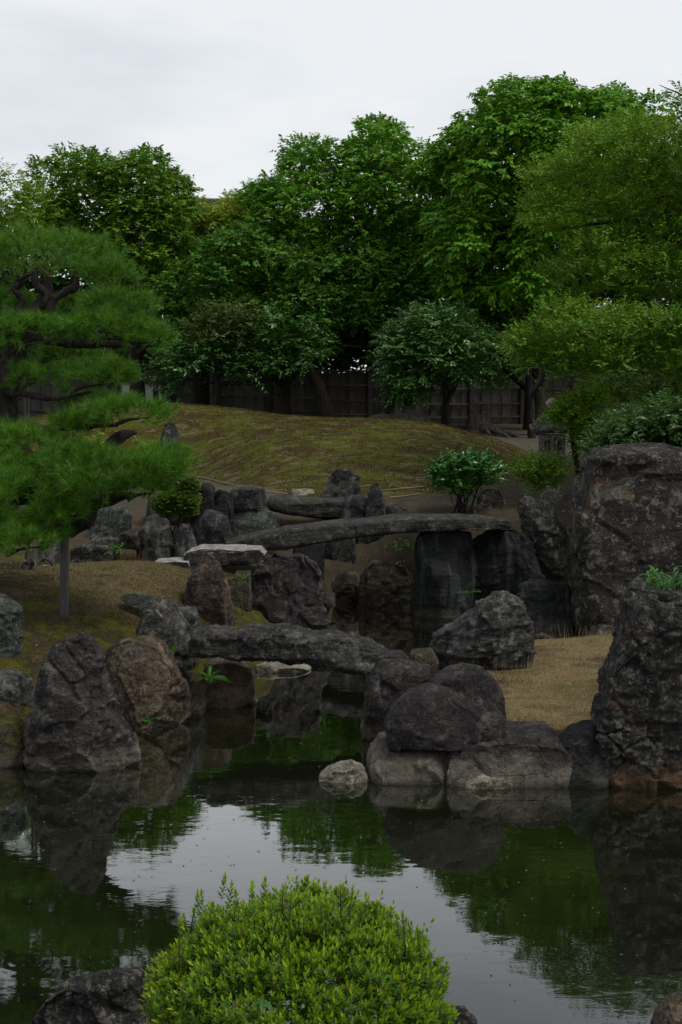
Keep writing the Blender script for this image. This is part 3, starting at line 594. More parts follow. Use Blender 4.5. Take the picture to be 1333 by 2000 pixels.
# island rocks
rock([(840,1330),(841,1275),(850,1240),(872,1226),(888,1222),(903,1205),(928,1188),(945,1168),(962,1156),(986,1152),(1008,1162),(1020,1180),(1034,1215),(1036,1240),(1030,1290),(1002,1328),(920,1335)], 'grey', 'big layered dark rock on the grass island behind the rounded boulders', Y=12.4, D=.42, group=EDGE, strata=1.2)
rock([(1036,1278),(1042,1242),(1058,1236),(1076,1246),(1092,1262),(1100,1280)], 'channel', 'small rounded brown rock at the back rim of the grass island', Y=13.9, D=.18, group=EDGE)
rock([(1112,1282),(1120,1271),(1150,1267),(1200,1272),(1205,1284)], 'lichen', 'flat pale stone at the back rim of the grass island', Y=13.4, D=.15, group=EDGE, bury=.12)
rock([(708,1460),(706,1410),(714,1350),(732,1305),(745,1288),(790,1288),(842,1298),(846,1345),(815,1400),(775,1460)], 'brown', 'dark jagged rock holding the right end of the near bridge', base=1458, D=.38, group=EDGE, facets=8)
rock([(733,1298),(737,1280),(758,1270),(786,1272),(800,1285),(796,1298)], 'purple', 'small smooth dark stone on the right end of the near bridge', Y=11.2, D=.16, group=EDGE, bury=.03, rough=.5)
rock([(792,1300),(802,1272),(842,1264),(858,1290),(856,1300)], 'channel', 'leaf-strewn low rock between the near bridge and the big layered rock', Y=12.3, D=.2, group=EDGE)
rock([(758,1456),(755,1412),(768,1384),(795,1356),(826,1338),(852,1334),(880,1346),(920,1358),(960,1371),(986,1388),(989,1418),(986,1452)], 'purple', 'rounded brown boulder resting on the flat rock, lower front one of the pair', Y=9.86, D=.30, group=EDGE, rough=.75, cell=.8, bury=.16, facets=6)
rock([(822,1420),(830,1345),(850,1321),(872,1305),(905,1296),(940,1301),(965,1323),(981,1352),(988,1400),(986,1424)], 'purple', 'rounded brown boulder resting on the flat rock, taller back one of the pair', Y=10.1, D=.36, group=EDGE, rough=.65, cell=.7, bury=.14, facets=5)
rock([(719,1625),(719,1480),(728,1446),(745,1430),(800,1424),(880,1426),(912,1432),(916,1625)], 'wash', 'flat-topped rock in the water under the rounded boulders, left half of the base', Y=10.05, D=.42, group=EDGE, axis='x', rough=.8, n=5, facets=4, cell=1.2)
rock([(866,1625),(866,1452),(880,1428),(930,1414),(985,1406),(1040,1405),(1078,1410),(1100,1426),(1110,1456),(1106,1625)], 'wash', 'wide flat-topped brown rock in front of the grass island, white below', Y=9.92, D=.46, group=EDGE, axis='x', rough=.8, n=5, facets=4, cell=1.2)
rock([(898,1556),(914,1526),(944,1507),(980,1514),(1002,1530),(1004,1558)], 'pale', 'ragged whitish stone leaning on the foot of the wide flat-topped rock', Y=9.60, D=.14, group=EDGE, cell=1.4, facets=5, bury=.2)
rock([(622,1536),(627,1513),(648,1500),(672,1494),(692,1486),(712,1494),(722,1518),(727,1536)], 'pale', 'low pale cracked stone sitting alone in the water before the flat rock', base=1534, D=.22, group=EDGE, cell=1.3, strata=.6)
rock([(1088,1545),(1096,1450),(1118,1421),(1150,1412),(1182,1408),(1186,1545)], 'black', 'black-green rock wedged between the flat-topped rock and the craggy rock', base=1540, D=.35, group=EDGE)
rock([(1152,1548),(1156,1515),(1168,1490),(1168,1410),(1178,1330),(1190,1280),(1206,1235),(1216,1180),(1226,1142),(1243,1128),(1258,1138),(1272,1158),(1296,1168),(1320,1166),(1350,1160),(1380,1156),(1440,1200),(1450,1400),(1445,1555),(1300,1556)], 'crag', 'tall craggy pitted rock at the right edge with an orange foot', base=1552, D=.5, group=EDGE, rough=1.15, cell=1.5, facets=5, n=3)
rock([(300,885),(309,838),(322,823),(340,824),(350,845),(354,885)], 'grey', 'upright dark stone on the moss mound at the pine tip', Y=24.2, D=.22, group=BACK)
rock([(20,2080),(45,2010),(66,1975),(95,1940),(130,1914),(180,1901),(228,1903),(268,1914),(297,1938),(320,1990),(325,2080)], 'crag', 'black glistening rock in the near left corner beside the azalea', Y=5.15, D=.26, group=EDGE, rough=1.2)
rock([(1262,2070),(1284,1995),(1308,1962),(1340,1944),(1420,1948),(1430,2070)], 'tan', 'pinkish rock in the near right corner', Y=5.1, D=.2, group=EDGE)
rock([(850,2080),(872,1985),(884,1968),(906,1966),(930,1994),(945,2080)], 'crag', 'small dark rock peeking out right of the azalea', Y=5.0, D=.14, group=EDGE)
rock([(926,1008),(934,968),(952,953),(974,954),(986,975),(988,1008)], 'lichen', 'gnarled grey rock at the foot of the glossy bush', Y=19.4, D=.2, group=BACK)
rock([(490,1316),(500,1295),(540,1291),(585,1297),(606,1304),(602,1316)], 'pale', 'long low tan rock at the water line behind the near bridge', base=1314, D=.22, group=EDGE, bury=.2)
# stone bridges and slabs
def slab(poly, mat, label, Y, D, **kw): return rock(poly, mat, label, Y=Y, D=D, axis='x', group='stone slabs', **kw)
slab([(372,1255),(380,1232),(420,1218),(455,1224),(500,1217),(560,1217),(600,1226),(640,1230),(720,1246),(750,1262),(772,1282),(776,1298),(755,1308),(730,1314),(690,1313),(650,1306),(610,1298),(560,1292),(480,1291),(400,1287),(378,1280)], 'slab', 'thick arched grey stone bridge across the near channel', 11.9, .27, n=4.2, strata=1.6, rough=1.15, facets=3, name='stone_bridge', cat='bridge')
slab([(440,1056),(470,1045),(510,1035),(560,1025),(640,1016),(700,1012),(780,1003),(860,1002),(940,1005),(985,1009),(996,1015),(997,1031),(960,1034),(900,1034),(850,1038),(760,1042),(680,1052),(620,1062),(560,1072),(500,1075),(450,1066)], 'slab', 'long thin curved stone bridge over the back channel', 17.5, .42, n=6, strata=1.3, rough=.6, facets=2, name='stone_bridge', cat='bridge')
slab([(518,985),(526,968),(560,965),(600,970),(668,972),(690,985),(690,1010),(620,1013),(560,1006),(526,996)], 'slab', 'short heavy stone beam above the dark hollow', 19.7, .32, n=3.2, strata=.8, rough=.7, facets=2, name='stone_beam', cat='stone slab')
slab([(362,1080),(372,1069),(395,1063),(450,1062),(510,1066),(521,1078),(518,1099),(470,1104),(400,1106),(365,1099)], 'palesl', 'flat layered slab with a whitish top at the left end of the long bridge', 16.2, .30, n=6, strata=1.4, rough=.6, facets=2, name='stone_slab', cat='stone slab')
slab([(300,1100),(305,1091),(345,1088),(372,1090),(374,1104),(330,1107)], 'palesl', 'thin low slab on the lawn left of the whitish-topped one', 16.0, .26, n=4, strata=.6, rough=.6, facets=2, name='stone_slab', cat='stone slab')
# ------------------------------------------------------------------ leaves, trunks, crowns
def leaves(p, a, nrm, L, W, fold=0.18, curl=0.0):
    """one folded leaf of two (or, curled, four) triangles per row"""
    a = norm(a); s = norm(np.cross(a, nrm)); n = np.cross(s, a)
    L = np.broadcast_to(np.asarray(L, float), (len(p),))[:, None]; W = np.broadcast_to(np.asarray(W, float), (len(p),))[:, None]
    m = p + a * L * 0.42 - n * L * curl * 0.0
    tip = p + a * L - n * L * curl
    l = m + s * W / 2 + n * W * fold; r = m - s * W / 2 + n * W * fold
    v = np.stack([p, l, tip, r], 1).reshape(-1, 3)
    k = np.arange(len(p)) * 4
    f = np.stack([np.stack([k, k + 2, k + 1], -1), np.stack([k, k + 3, k + 2], -1)], 1).reshape(-1, 3)
    return v, f
def needles(p, a, L, W):
    """one slim triangle per row"""
    s = norm(np.cross(a, rnd3(len(p)))) * (np.asarray(W) / 2)
    v = np.stack([p - s, p + s, p + norm(a) * np.broadcast_to(np.asarray(L, float), (len(p),))[:, None]], 1).reshape(-1, 3)
    k = np.arange(len(p)) * 3
    return v, np.stack([k, k + 1, k + 2], -1)
def tube_v(path, rad, n=9, wob=0.12, sd=1):
    path = np.asarray(path, float); rad = np.asarray(rad, float)
    m = max(8, len(path) * 6); t = np.linspace(0, len(path) - 1, m); i = np.minimum(t.astype(int), len(path) - 2); f = t - i
    g = lambda k: path[np.clip(i + k, 0, len(path) - 1)]
    p0, p1, p2, p3 = g(-1), g(0), g(1), g(2); f_ = f[:, None]
    P = 0.5 * (2 * p1 + (p2 - p0) * f_ + (2 * p0 - 5 * p1 + 4 * p2 - p3) * f_ ** 2 + (3 * p1 - p0 - 3 * p2 + p3) * f_ ** 3)
    r = np.interp(t, np.arange(len(rad)), rad)
    T = norm(np.gradient(P, axis=0)); ref = np.array((0.31, 0.9, 0.2)); A = norm(np.cross(T, ref)); B = np.cross(T, A)
    a = np.linspace(0, 2 * np.pi, n, endpoint=False)
    d = A[:, None] * np.cos(a)[None, :, None] + B[:, None] * np.sin(a)[None, :, None]
    base = P[:, None] + d * r[:, None, None]
    k = 1 + wob * 1.6 * fbm(base.reshape(-1, 3) * (2.2 / max(r.max(), .02)) * .25 + sd, 3, sd).reshape(m, n)
    v = (P[:, None] + d * (r[:, None] * k)[..., None]).reshape(-1, 3)
    ii = np.arange(m * n).reshape(m, n); jj = np.roll(ii, -1, 1)
    q = np.stack([ii[:-1], jj[:-1], jj[1:], ii[1:]], -1).reshape(-1, 4)
    v = np.r_[v, [P[-1] + T[-1] * r[-1]]]
    tip = len(v) - 1
    cap = np.stack([ii[-1], jj[-1], np.full(n, tip), np.full(n, tip)], -1)
    return v, q, cap[:, :3]
def tube(name, path, rad, mat, parent=None, n=9, wob=0.12, sd=1, o0=(0, 0, 0)):
    v, q, c = tube_v(path, rad, n, wob, sd)
    return obj(name, mesh_mixed(name, v - np.array(o0), q, c), mat, parent)
M_BARK = bark_mat('bark_dark', (.014, .011, .009), (.040, .033, .027), (.028, .032, .018))
M_PINEBARK = bark_mat('bark_pine', (.012, .010, .009), (.048, .038, .033))
LM = {
    'broad': leaf_mat('leaf_broad_green', ((0.061, 0.186, 0.014), (0.115, 0.314, 0.018), (0.209, 0.449, 0.027)), gloss=.2, rough=.5, odd=(.16, .15, .02), oddp=.012),
    'broad2': leaf_mat('leaf_deep_green', ((0.043, 0.13, 0.019), (0.078, 0.221, 0.025), (0.138, 0.311, 0.032)), gloss=.2, rough=.5),
    'oak': leaf_mat('leaf_green_olive', ((0.056, 0.154, 0.012), (0.106, 0.244, 0.014), (0.172, 0.338, 0.02)), gloss=.2, rough=.5, odd=(.20, .17, .02), oddp=.02),
    'bright': leaf_mat('leaf_yellow_green', ((.17, .25, .012), (.26, .35, .02), (.36, .43, .03)), gloss=.3, trans=.4),
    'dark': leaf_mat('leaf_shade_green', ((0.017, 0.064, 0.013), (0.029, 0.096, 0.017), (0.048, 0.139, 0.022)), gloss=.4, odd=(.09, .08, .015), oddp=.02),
    'brownish': leaf_mat('leaf_brownish', ((0.043, 0.09, 0.019), (0.083, 0.122, 0.024), (0.122, 0.147, 0.036)), gloss=.3),
    'camellia': leaf_mat('leaf_camellia', ((0.026, 0.09, 0.014), (0.047, 0.139, 0.023), (0.084, 0.198, 0.033)), gloss=.5, rough=.3, trans=.12),
    'camellia2': leaf_mat('leaf_camellia_fresh', ((0.022, 0.092, 0.013), (0.039, 0.152, 0.02), (0.082, 0.222, 0.03)), gloss=.6, rough=.28, trans=.12),
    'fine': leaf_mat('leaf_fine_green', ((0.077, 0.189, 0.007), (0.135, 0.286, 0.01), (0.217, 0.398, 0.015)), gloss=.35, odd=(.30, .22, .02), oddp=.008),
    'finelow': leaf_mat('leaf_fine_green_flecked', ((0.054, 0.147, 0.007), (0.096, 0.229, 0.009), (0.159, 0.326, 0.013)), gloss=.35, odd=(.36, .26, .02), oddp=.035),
    'pad': leaf_mat('leaf_pad_green', ((0.099, 0.217, 0.012), (0.162, 0.304, 0.019), (0.234, 0.392, 0.034)), gloss=.3),
    'shrub': leaf_mat('leaf_shrub_white_flecked', ((.028, .084, .020), (.049, .123, .025), (.084, .168, .042)), gloss=.22, odd=(.5, .52, .42), oddp=.03),
    'azalea': leaf_mat('leaf_azalea', ((.035, .100, .006), (.075, .175, .008), (.130, .250, .014)), gloss=.35, rough=.42, trans=.32, nscale=4.0, odd=(.16, .045, .02), oddp=.012),
    'azalea_tip': leaf_mat('leaf_azalea_tip', ((.16, .29, .006), (.26, .41, .008), (.37, .50, .015)), gloss=.35, rough=.42, trans=.35, nscale=4.0),
    'azalea2': leaf_mat('leaf_azalea_far', ((.045, .095, .008), (.075, .140, .012), (.11, .18, .016)), gloss=.25, odd=(.30, .06, .02), oddp=.006),
    'pine': leaf_mat('needle_pine', ((0.045, 0.141, 0.011), (0.08, 0.224, 0.013), (0.146, 0.334, 0.018)), gloss=.35, rough=.5, trans=.25, nscale=2.0, odd=(.17, .12, .03), oddp=.02),
    'sasa': leaf_mat('leaf_bamboo', ((.020, .105, .020), (.036, .155, .026), (.060, .205, .032)), gloss=.45, trans=.35),
    'fern': leaf_mat('leaf_fern', ((.028, .120, .012), (.045, .165, .016), (.07, .21, .02)), gloss=.3, trans=.35),
}

def crown(poly, Y, D, sp, n_tw=22, n_lf=8, L=.12, W=.055, mid=.8, back=.6, tw=.34, flat=.7, droop=.25, up=.2, fill=1.0, edge=.3):
    """leafy puffs spread over an uneven crown whose outline is poly; each puff carries twigs, each twig leaves"""
    P = np.asarray(poly, float); x0, y0 = P.min(0); x1, y1 = P.max(0)
    gx, gy = np.meshgrid(np.arange(x0, x1, sp), np.arange(y0, y1, sp * .8)); gx = gx + (np.arange(gx.shape[0]) % 2)[:, None] * sp / 2
    x = gx.ravel() + rng.uniform(-.4, .4, gx.size) * sp; y = gy.ravel() + rng.uniform(-.4, .4, gx.size) * sp
    s = polysd(x, y, P); ok = s > edge * sp * rng.uniform(.5, 1.6, len(s)); ok |= s >= min(s.max(), edge * sp); x, y, s = x[ok], y[ok], s[ok]
    u = np.clip(s / (0.6 * s.max()), 0, 1); dep = D * np.sqrt(1 - (1 - u) ** 2)
    c = [at(x, y, Y - dep * rng.uniform(.55, 1.15, len(x)))]
    k = rng.random(len(x)) < mid; c.append(at(x[k], y[k], Y + dep[k] * rng.uniform(-.5, .4, k.sum())))
    k = rng.random(len(x)) < back; c.append(at(x[k], y[k], Y + dep[k] * rng.uniform(.6, 1.0, k.sum())))
    c = np.concatenate(c); Rm = sp * Y / F * 0.80
    if fill < 1: c = c[rng.random(len(c)) < fill]
    R_ = Rm * rng.uniform(.65, 1.3, len(c))
    n = len(c) * n_tw
    ci = np.repeat(np.arange(len(c)), n_tw)
    d = rnd3(n); d[:, 2] = np.abs(d[:, 2]) * np.where(rng.random(n) < .25, -.5, 1)
    o = c[ci] + d * (1, 1, flat) * (R_[ci] * rng.uniform(.55, 1.0, n) ** .7)[:, None]
    td = norm(d * .8 + rnd3(n) * .5 + (0, 0, up)); tl = tw * rng.uniform(.6, 1.3, n) * np.minimum(1, R_[ci] / Rm + .2)
    m = n * n_lf; ti = np.repeat(np.arange(n), n_lf); t = np.tile((np.arange(n_lf) + .6) / n_lf, n) + rng.uniform(-.06, .06, m)
    p = o[ti] + td[ti] * (tl[ti] * t)[:, None]; p[:, 2] -= droop * tl[ti] * t * t
    side = norm(np.cross(td, (0, 0, 1.0)) + rnd3(n) * .25)[ti] * np.tile(np.where(np.arange(n_lf) % 2, 1, -1), n)[:, None]
    a = td[ti] * .55 + side * .75 + rnd3(m) * .3; a[:, 2] -= droop * 1.5
    nr = np.array((0, 0, 1.0)) + d[ti] * .6 + rnd3(m) * .45
    return leaves(p, a, nr, L * rng.uniform(.7, 1.25, m), W * rng.uniform(.8, 1.2, m)), c
def tree(name, label, crowns, leaf, trunk=None, bark=None, group='trees around the garden', cat='tree', limbs=6):
    """crowns: list of (poly, Y, D, sp, kwargs[, leaf]); trunk: (list of (px,py,Y), radii)"""
    r = thing(name, label, cat, group); cs = []
    if trunk:
        pts = [at(*q) for q in trunk[0]]
        b = pts[0].copy(); b[2] = gz(b[0], b[1]); pts[0] = b - (0, 0, .15)
    else:
        P = np.asarray(crowns[0][0]); b = at(P[:, 0].mean(), P[:, 1].max(), crowns[0][1]); b[2] = gz(b[0], b[1]); pts = None
    r.location = b
    for cr in crowns:
        (v, f), c = crown(*cr[:4], **cr[4]); cs.append(c)
        obj('crown', mesh_np('crown', v - b, f), LM[cr[5] if len(cr) > 5 else leaf], r, kind='stuff')
    if pts is not None:
        tube('trunk', pts, trunk[1], bark or M_BARK, r, n=12, sd=len(label), o0=b)
        C = np.concatenate(cs[:2]); top = pts[-1]; r0 = trunk[1][-1]
        for k in range(limbs):
            e = C[rng.integers(len(C))]; st = pts[-1 - (k % min(2, len(pts) - 1))]
            md = (st + e) / 2 + rng.normal(size=3) * .12 * np.linalg.norm(e - st) + (0, 0, .08 * np.linalg.norm(e - st))
            tube('branch', [st, md, e], [r0 * .8, r0 * .5, .02], bark or M_BARK, r, n=7, sd=k, o0=b)
    return r
BIG = dict(n_tw=62, n_lf=8, L=.12, W=.074, tw=.24, mid=1, back=.5)
# --- tall wood beyond the fence (dark masses that close the view)
FARK = dict(n_tw=24, n_lf=7, L=.24, W=.14, mid=.7, back=.5, tw=.5)
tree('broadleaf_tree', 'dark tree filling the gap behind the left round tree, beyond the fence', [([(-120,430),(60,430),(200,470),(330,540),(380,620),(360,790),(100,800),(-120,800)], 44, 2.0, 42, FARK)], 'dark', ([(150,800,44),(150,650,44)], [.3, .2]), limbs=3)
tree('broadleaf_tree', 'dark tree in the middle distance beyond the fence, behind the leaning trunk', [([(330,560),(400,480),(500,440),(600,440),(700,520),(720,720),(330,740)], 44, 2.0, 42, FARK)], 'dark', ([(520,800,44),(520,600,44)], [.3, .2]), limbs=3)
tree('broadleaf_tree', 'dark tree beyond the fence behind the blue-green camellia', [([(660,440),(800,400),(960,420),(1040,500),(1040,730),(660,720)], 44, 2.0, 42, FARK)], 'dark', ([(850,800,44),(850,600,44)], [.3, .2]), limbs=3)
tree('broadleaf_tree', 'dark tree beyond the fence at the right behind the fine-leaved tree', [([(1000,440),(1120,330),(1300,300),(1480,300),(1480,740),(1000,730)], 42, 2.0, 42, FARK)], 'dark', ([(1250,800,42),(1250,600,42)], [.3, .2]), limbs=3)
tree('broadleaf_tree', 'yellow-green tree glowing in the notch between the left and middle trees', [([(345,430),(372,402),(405,390),(440,378),(466,374),(480,390),(496,410),(496,540),(430,580),(345,560)], 41, 1.2, 30, dict(n_tw=36, n_lf=7, L=.14, W=.07, tw=.3))], 'bright', ([(430,800,43),(430,560,43)], [.15, .1]), limbs=3)
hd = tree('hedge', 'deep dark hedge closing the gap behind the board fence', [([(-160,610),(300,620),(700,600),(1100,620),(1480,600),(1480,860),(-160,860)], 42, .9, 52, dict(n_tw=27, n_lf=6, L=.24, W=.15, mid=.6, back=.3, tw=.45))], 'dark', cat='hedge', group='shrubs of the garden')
# --- the visible trees in front
tree('broadleaf_tree', 'round-topped green tree on the left behind the pine', [([(58,330),(85,305),(130,290),(160,284),(195,288),(222,300),(258,312),(290,303),(312,318),(320,346),(352,352),(372,385),(378,430),(372,490),(350,545),(300,580),(225,570),(150,500),(85,470),(58,400)], 37, 2.4, 44, BIG)], 'oak', ([(270,800,37),(265,700,37),(240,560,37),(230,470,37)], [.24, .2, .17, .12]))
tree('broadleaf_tree', 'lighter loose tree at the left edge with sky showing through its leaves', [([(-120,380),(-60,340),(0,332),(30,342),(55,335),(80,350),(100,385),(120,440),(70,480),(-20,500),(-120,480)], 33, 1.6, 30, dict(n_tw=16, n_lf=7, L=.12, W=.05, mid=.4, back=.2))], 'fine', ([(-30,800,33),(-20,600,33),(10,470,33)], [.16, .13, .1]))
tree('broadleaf_tree', 'tall broadleaf tree in the centre with an olive topmost tuft', [([(476,400),(484,380),(498,345),(530,335),(555,312),(578,300),(590,268),(625,262),(660,262),(680,240),(715,242),(722,225),(760,220),(790,228),(832,236),(836,262),(826,290),(850,292),(878,278),(884,300),(900,320),(900,470),(850,560),(780,600),(700,610),(560,560),(470,470)], 38, 2.8, 46, BIG)], 'broad', ([(770,820,37),(768,700,37.2),(772,580,37.5),(760,470,38),(770,330,38)], [.25, .21, .18, .14, .08]), limbs=8)
tree('broadleaf_tree', 'drooping mid-green tree left of centre above the brownish maple', [([(286,570),(320,535),(350,520),(395,480),(430,450),(480,425),(560,450),(610,500),(645,560),(655,620),(640,700),(560,700),(470,640),(380,640),(320,640),(290,620)], 35.5, 2.2, 44, BIG)], 'broad2', ([(390,810,35.5),(392,740,35.5),(410,640,35.5),(440,560,35.5)], [.28, .24, .18, .12]))
tree('broadleaf_tree', 'big fresh-green tree at the right with drooping leaf sprays, highest of all', [([(884,262),(890,240),(912,232),(918,205),(936,190),(934,155),(950,146),(975,160),(1010,164),(1030,178),(1050,172),(1062,156),(1090,158),(1100,148),(1130,148),(1136,170),(1150,190),(1178,172),(1200,182),(1240,192),(1270,196),(1294,188),(1300,230),(1275,262),(1220,300),(1180,400),(1120,540),(1060,600),(1000,610),(900,590),(830,530),(815,430),(850,330)], 34, 2.8, 46, dict(n_tw=62, n_lf=8, L=.13, W=.08, droop=.4, tw=.27, mid=1, back=.5))], 'broad', ([(1040,820,34),(1045,700,34),(1040,560,34),(1030,400,34),(1040,280,34)], [.25, .22, .2, .14, .08]), limbs=8)
tree('broadleaf_tree', 'dim tree between the camellia and the big right tree, in deep shade', [([(600,520),(680,480),(800,480),(900,520),(1000,570),(1060,640),(1040,720),(960,770),(900,760),(860,650),(740,660),(690,700),(640,690)], 36.0, 1.6, 42, dict(n_tw=44, n_lf=7, L=.12, W=.06, mid=.4, back=.2, tw=.27))], 'broad2', ([(870,830,36.5),(872,760,36.5),(880,680,36.5)], [.12, .1, .08]))
tree('evergreen_tree', 'dark broad evergreen over the leaning trunk by the fence', [([(300,650),(350,630),(420,650),(500,610),(560,600),(620,625),(645,665),(630,715),(590,735),(545,742),(520,768),(480,762),(430,725),(395,740),(330,765),(295,735)], 33.5, 1.8, 27, dict(n_tw=19, n_lf=8, L=.11, W=.05))], 'camellia', ([(648,812,33.5),(625,760,33.5),(600,715,33.5),(580,680,33.5)], [.19, .16, .14, .1]))
tree('evergreen_tree', 'straight dark trunk standing left of the leaning one', [([(470,640),(560,630),(600,660),(590,700),(520,715),(470,690)], 34.5, 1.0, 27, dict(n_tw=16, n_lf=8, L=.11, W=.05))], 'dark', ([(553,812,34),(556,760,34),(560,700,34)], [.2, .17, .13]))
tree('maple_tree', 'low brownish maple in front of the mid-green tree', [([(370,640),(378,602),(420,588),(470,588),(500,610),(520,640),(480,668),(420,672),(385,690)], 32.5, 1.0, 23, dict(n_tw=18, n_lf=7, L=.08, W=.05, flat=.5))], 'brownish', ([(420,806,32.5),(425,740,32.5),(430,660,32.5)], [.08, .06, .05]))
tree('camellia_tree', 'blue-green glossy camellia growing behind the big stump', [([(722,698),(745,680),(758,650),(790,620),(820,602),(860,598),(905,612),(940,640),(965,672),(966,705),(930,742),(880,745),(840,748),(815,790),(790,798),(762,785),(748,735)], 31, 1.3, 23, dict(n_tw=22, n_lf=8, L=.095, W=.05))], 'camellia', ([(800,845,31.3),(795,780,31.2),(800,720,31.1)], [.13, .11, .08]))
tree('camellia_tree', 'small two-stemmed tree in the shade right of the stump', [([(860,690),(900,680),(950,690),(960,730),(900,745),(860,730)], 33, .7, 23, dict(n_tw=14, n_lf=7, L=.1, W=.05))], 'camellia', ([(868,832,33),(870,790,33),(862,740,33)], [.07, .06, .05]))
tree('evergreen_tree', 'dark tree with a thick trunk behind the stone lantern', [([(930,650),(1000,630),(1080,640),(1090,690),(1020,710),(950,720)], 32, 1.2, 27, dict(n_tw=16, n_lf=7, L=.12, W=.055))], 'dark', ([(1055,850,32),(1052,780,32),(1048,690,32)], [.17, .15, .13]))
tree('evergreen_tree', 'slim dark trunk just left of the lantern top', [([(1000,690),(1040,670),(1070,690),(1060,720),(1010,730)], 31, .6, 27, dict(n_tw=14, n_lf=7, L=.12, W=.055))], 'dark', ([(1040,850,31),(1036,780,31),(1030,700,31)], [.1, .09, .08]))
FINE = dict(n_tw=46, n_lf=9, L=.068, W=.03, flat=.38, droop=.05, up=.35, tw=.26)
tree('fine_leaved_tree', 'fine-leaved bright green tree spreading in layers from the right edge', [
    ([(1020,400),(1040,355),(1070,300),(1110,275),(1150,250),(1200,240),(1260,235),(1310,225),(1360,225),(1460,230),(1460,420),(1333,430),(1280,450),(1180,440),(1090,480),(1040,450)], 23, 1.7, 44, FINE),
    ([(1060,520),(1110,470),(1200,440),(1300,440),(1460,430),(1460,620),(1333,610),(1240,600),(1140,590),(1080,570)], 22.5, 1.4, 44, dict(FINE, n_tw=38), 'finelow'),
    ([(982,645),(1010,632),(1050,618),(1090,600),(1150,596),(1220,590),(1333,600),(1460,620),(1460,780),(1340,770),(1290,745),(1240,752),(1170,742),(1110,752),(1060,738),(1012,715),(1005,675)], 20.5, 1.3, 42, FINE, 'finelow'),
    ([(1281,168),(1300,160),(1330,175),(1380,160),(1420,140),(1460,150),(1460,260),(1380,230),(1330,195),(1300,180)], 21, .4, 24, dict(FINE, n_tw=8, mid=0, back=0), 'fine')],
    'fine', ([(1420,1000,22.2),(1410,800,22.4),(1385,620,22.8),(1340,480,23.2),(1280,380,23.4)], [.22, .19, .16, .12, .07]), limbs=9)
ft = [o for o in COL.objects if o.name == 'fine_leaved_tree'][0]
tube('branch', [at(1500, 420, 21.3), at(1430, 250, 21.1), at(1350, 195, 21), at(1288, 166, 21)], [.05, .03, .016, .004], M_BARK, ft, n=7, sd=31, o0=np.array(ft.location))
tree('fine_leaved_tree', 'small clipped tree whose light green sprays half hide the lantern', [
    ([(1072,815),(1085,802),(1110,790),(1130,775),(1150,766),(1172,775),(1176,800),(1160,830),(1120,840),(1095,834)], 20.3, .4, 17, dict(FINE, n_tw=20, L=.055)),
    ([(1118,856),(1140,844),(1180,834),(1200,850),(1180,885),(1140,893),(1122,880)], 20.6, .5, 19, dict(FINE, n_tw=20, L=.055), 'finelow'),
    ([(1006,930),(1020,912),(1045,900),(1075,898),(1100,905),(1104,930),(1080,955),(1050,962),(1020,950)], 20.3, .45, 18, dict(FINE, n_tw=24, L=.05))],
    'pad', ([(1128,985,20.6),(1130,930,20.6),(1122,880,20.6),(1115,840,20.5)], [.05, .045, .04, .03]), limbs=5)
tree('broadleaf_shrub', 'wide shrub with white-flecked leaves above the huge rust-stained rock', [([(1165,850),(1190,825),(1240,812),(1290,790),(1333,780),(1460,790),(1460,900),(1165,905)], 18.4, .7, 30, dict(n_tw=34, n_lf=8, L=.075, W=.034, tw=.25))], 'shrub', ([(1280,985,18.4),(1280,900,18.4)], [.05, .04]), cat='shrub', group='shrubs of the garden', limbs=4)
tree('evergreen_tree', 'dark leafy tree hanging over the fence at the right edge', [([(1120,720),(1200,700),(1333,690),(1460,700),(1460,860),(1280,820),(1230,790),(1160,780)], 25, 1.0, 30, dict(n_tw=17, n_lf=7, L=.1, W=.045, mid=.4))], 'finelow', ([(1340,880,25),(1335,800,25)], [.1, .08]), limbs=3)
# low shrubs
def shrub(name, label, poly, Y, D, sp, leaf, stems, kw, base=None):
    (v, f), c = crown(poly, Y, D, sp, **kw); P = np.asarray(poly, float)
    b = at(P[:, 0].mean(), P[:, 1].max(), Y); b[2] = gz(b[0], b[1])
    r = thing(name, label, 'shrub', 'shrubs of the garden'); r.location = b
    obj('foliage', mesh_np('foliage', v - b, f), LM[leaf], r, kind='stuff')
    for k in range(stems):
        e = c[rng.integers(len(c))]; s0 = b + rng.normal(size=3) * (.07, .05, 0) - (0, 0, .05)
        tube('stem', [s0, (s0 + e) / 2 + rng.normal(size=3) * .03, e], [.016, .012, .005] if name != 'leafy_sapling' else [.004, .003, .002], M_BARK, r, n=6, sd=k, o0=b)
    return r
shrub('camellia_bush', 'glossy dark green bush with pale leaf tips behind the long stone bridge', [(836,945),(845,922),(862,910),(885,896),(915,900),(945,893),(962,908),(972,925),(962,945),(940,962),(905,968),(870,972),(845,965)], 19.0, .45, 22, 'camellia2', 9, dict(n_tw=26, n_lf=7, L=.075, W=.04, tw=.15, droop=.0, up=.5))
shrub('azalea_bush', 'clipped olive azalea with red flecks on the dark cliff stones', [(306,1000),(312,968),(328,948),(350,936),(374,934),(384,958),(382,1000),(348,1018),(316,1016)], 18.2, .34, 15, 'azalea2', 3, dict(n_tw=90, n_lf=7, L=.040, W=.019, tw=.08, droop=0, up=.5))
shrub('leafy_sapling', 'bright yellow-green seedling on the moss mound behind the pine', [(160,860),(185,845),(205,835),(208,868),(180,875),(160,872)], 24.5, .2, 12, 'bright', 3, dict(n_tw=6, n_lf=5, L=.06, W=.035, tw=.12, mid=.2, back=0))
shrub('leafy_sapling', 'light green sprig sprouting right of the pine branch', [(255,855),(270,848),(290,850),(288,862),(262,864)], 24.0, .2, 12, 'fine', 2, dict(n_tw=6, n_lf=5, L=.06, W=.03, tw=.12, mid=.2, back=0))
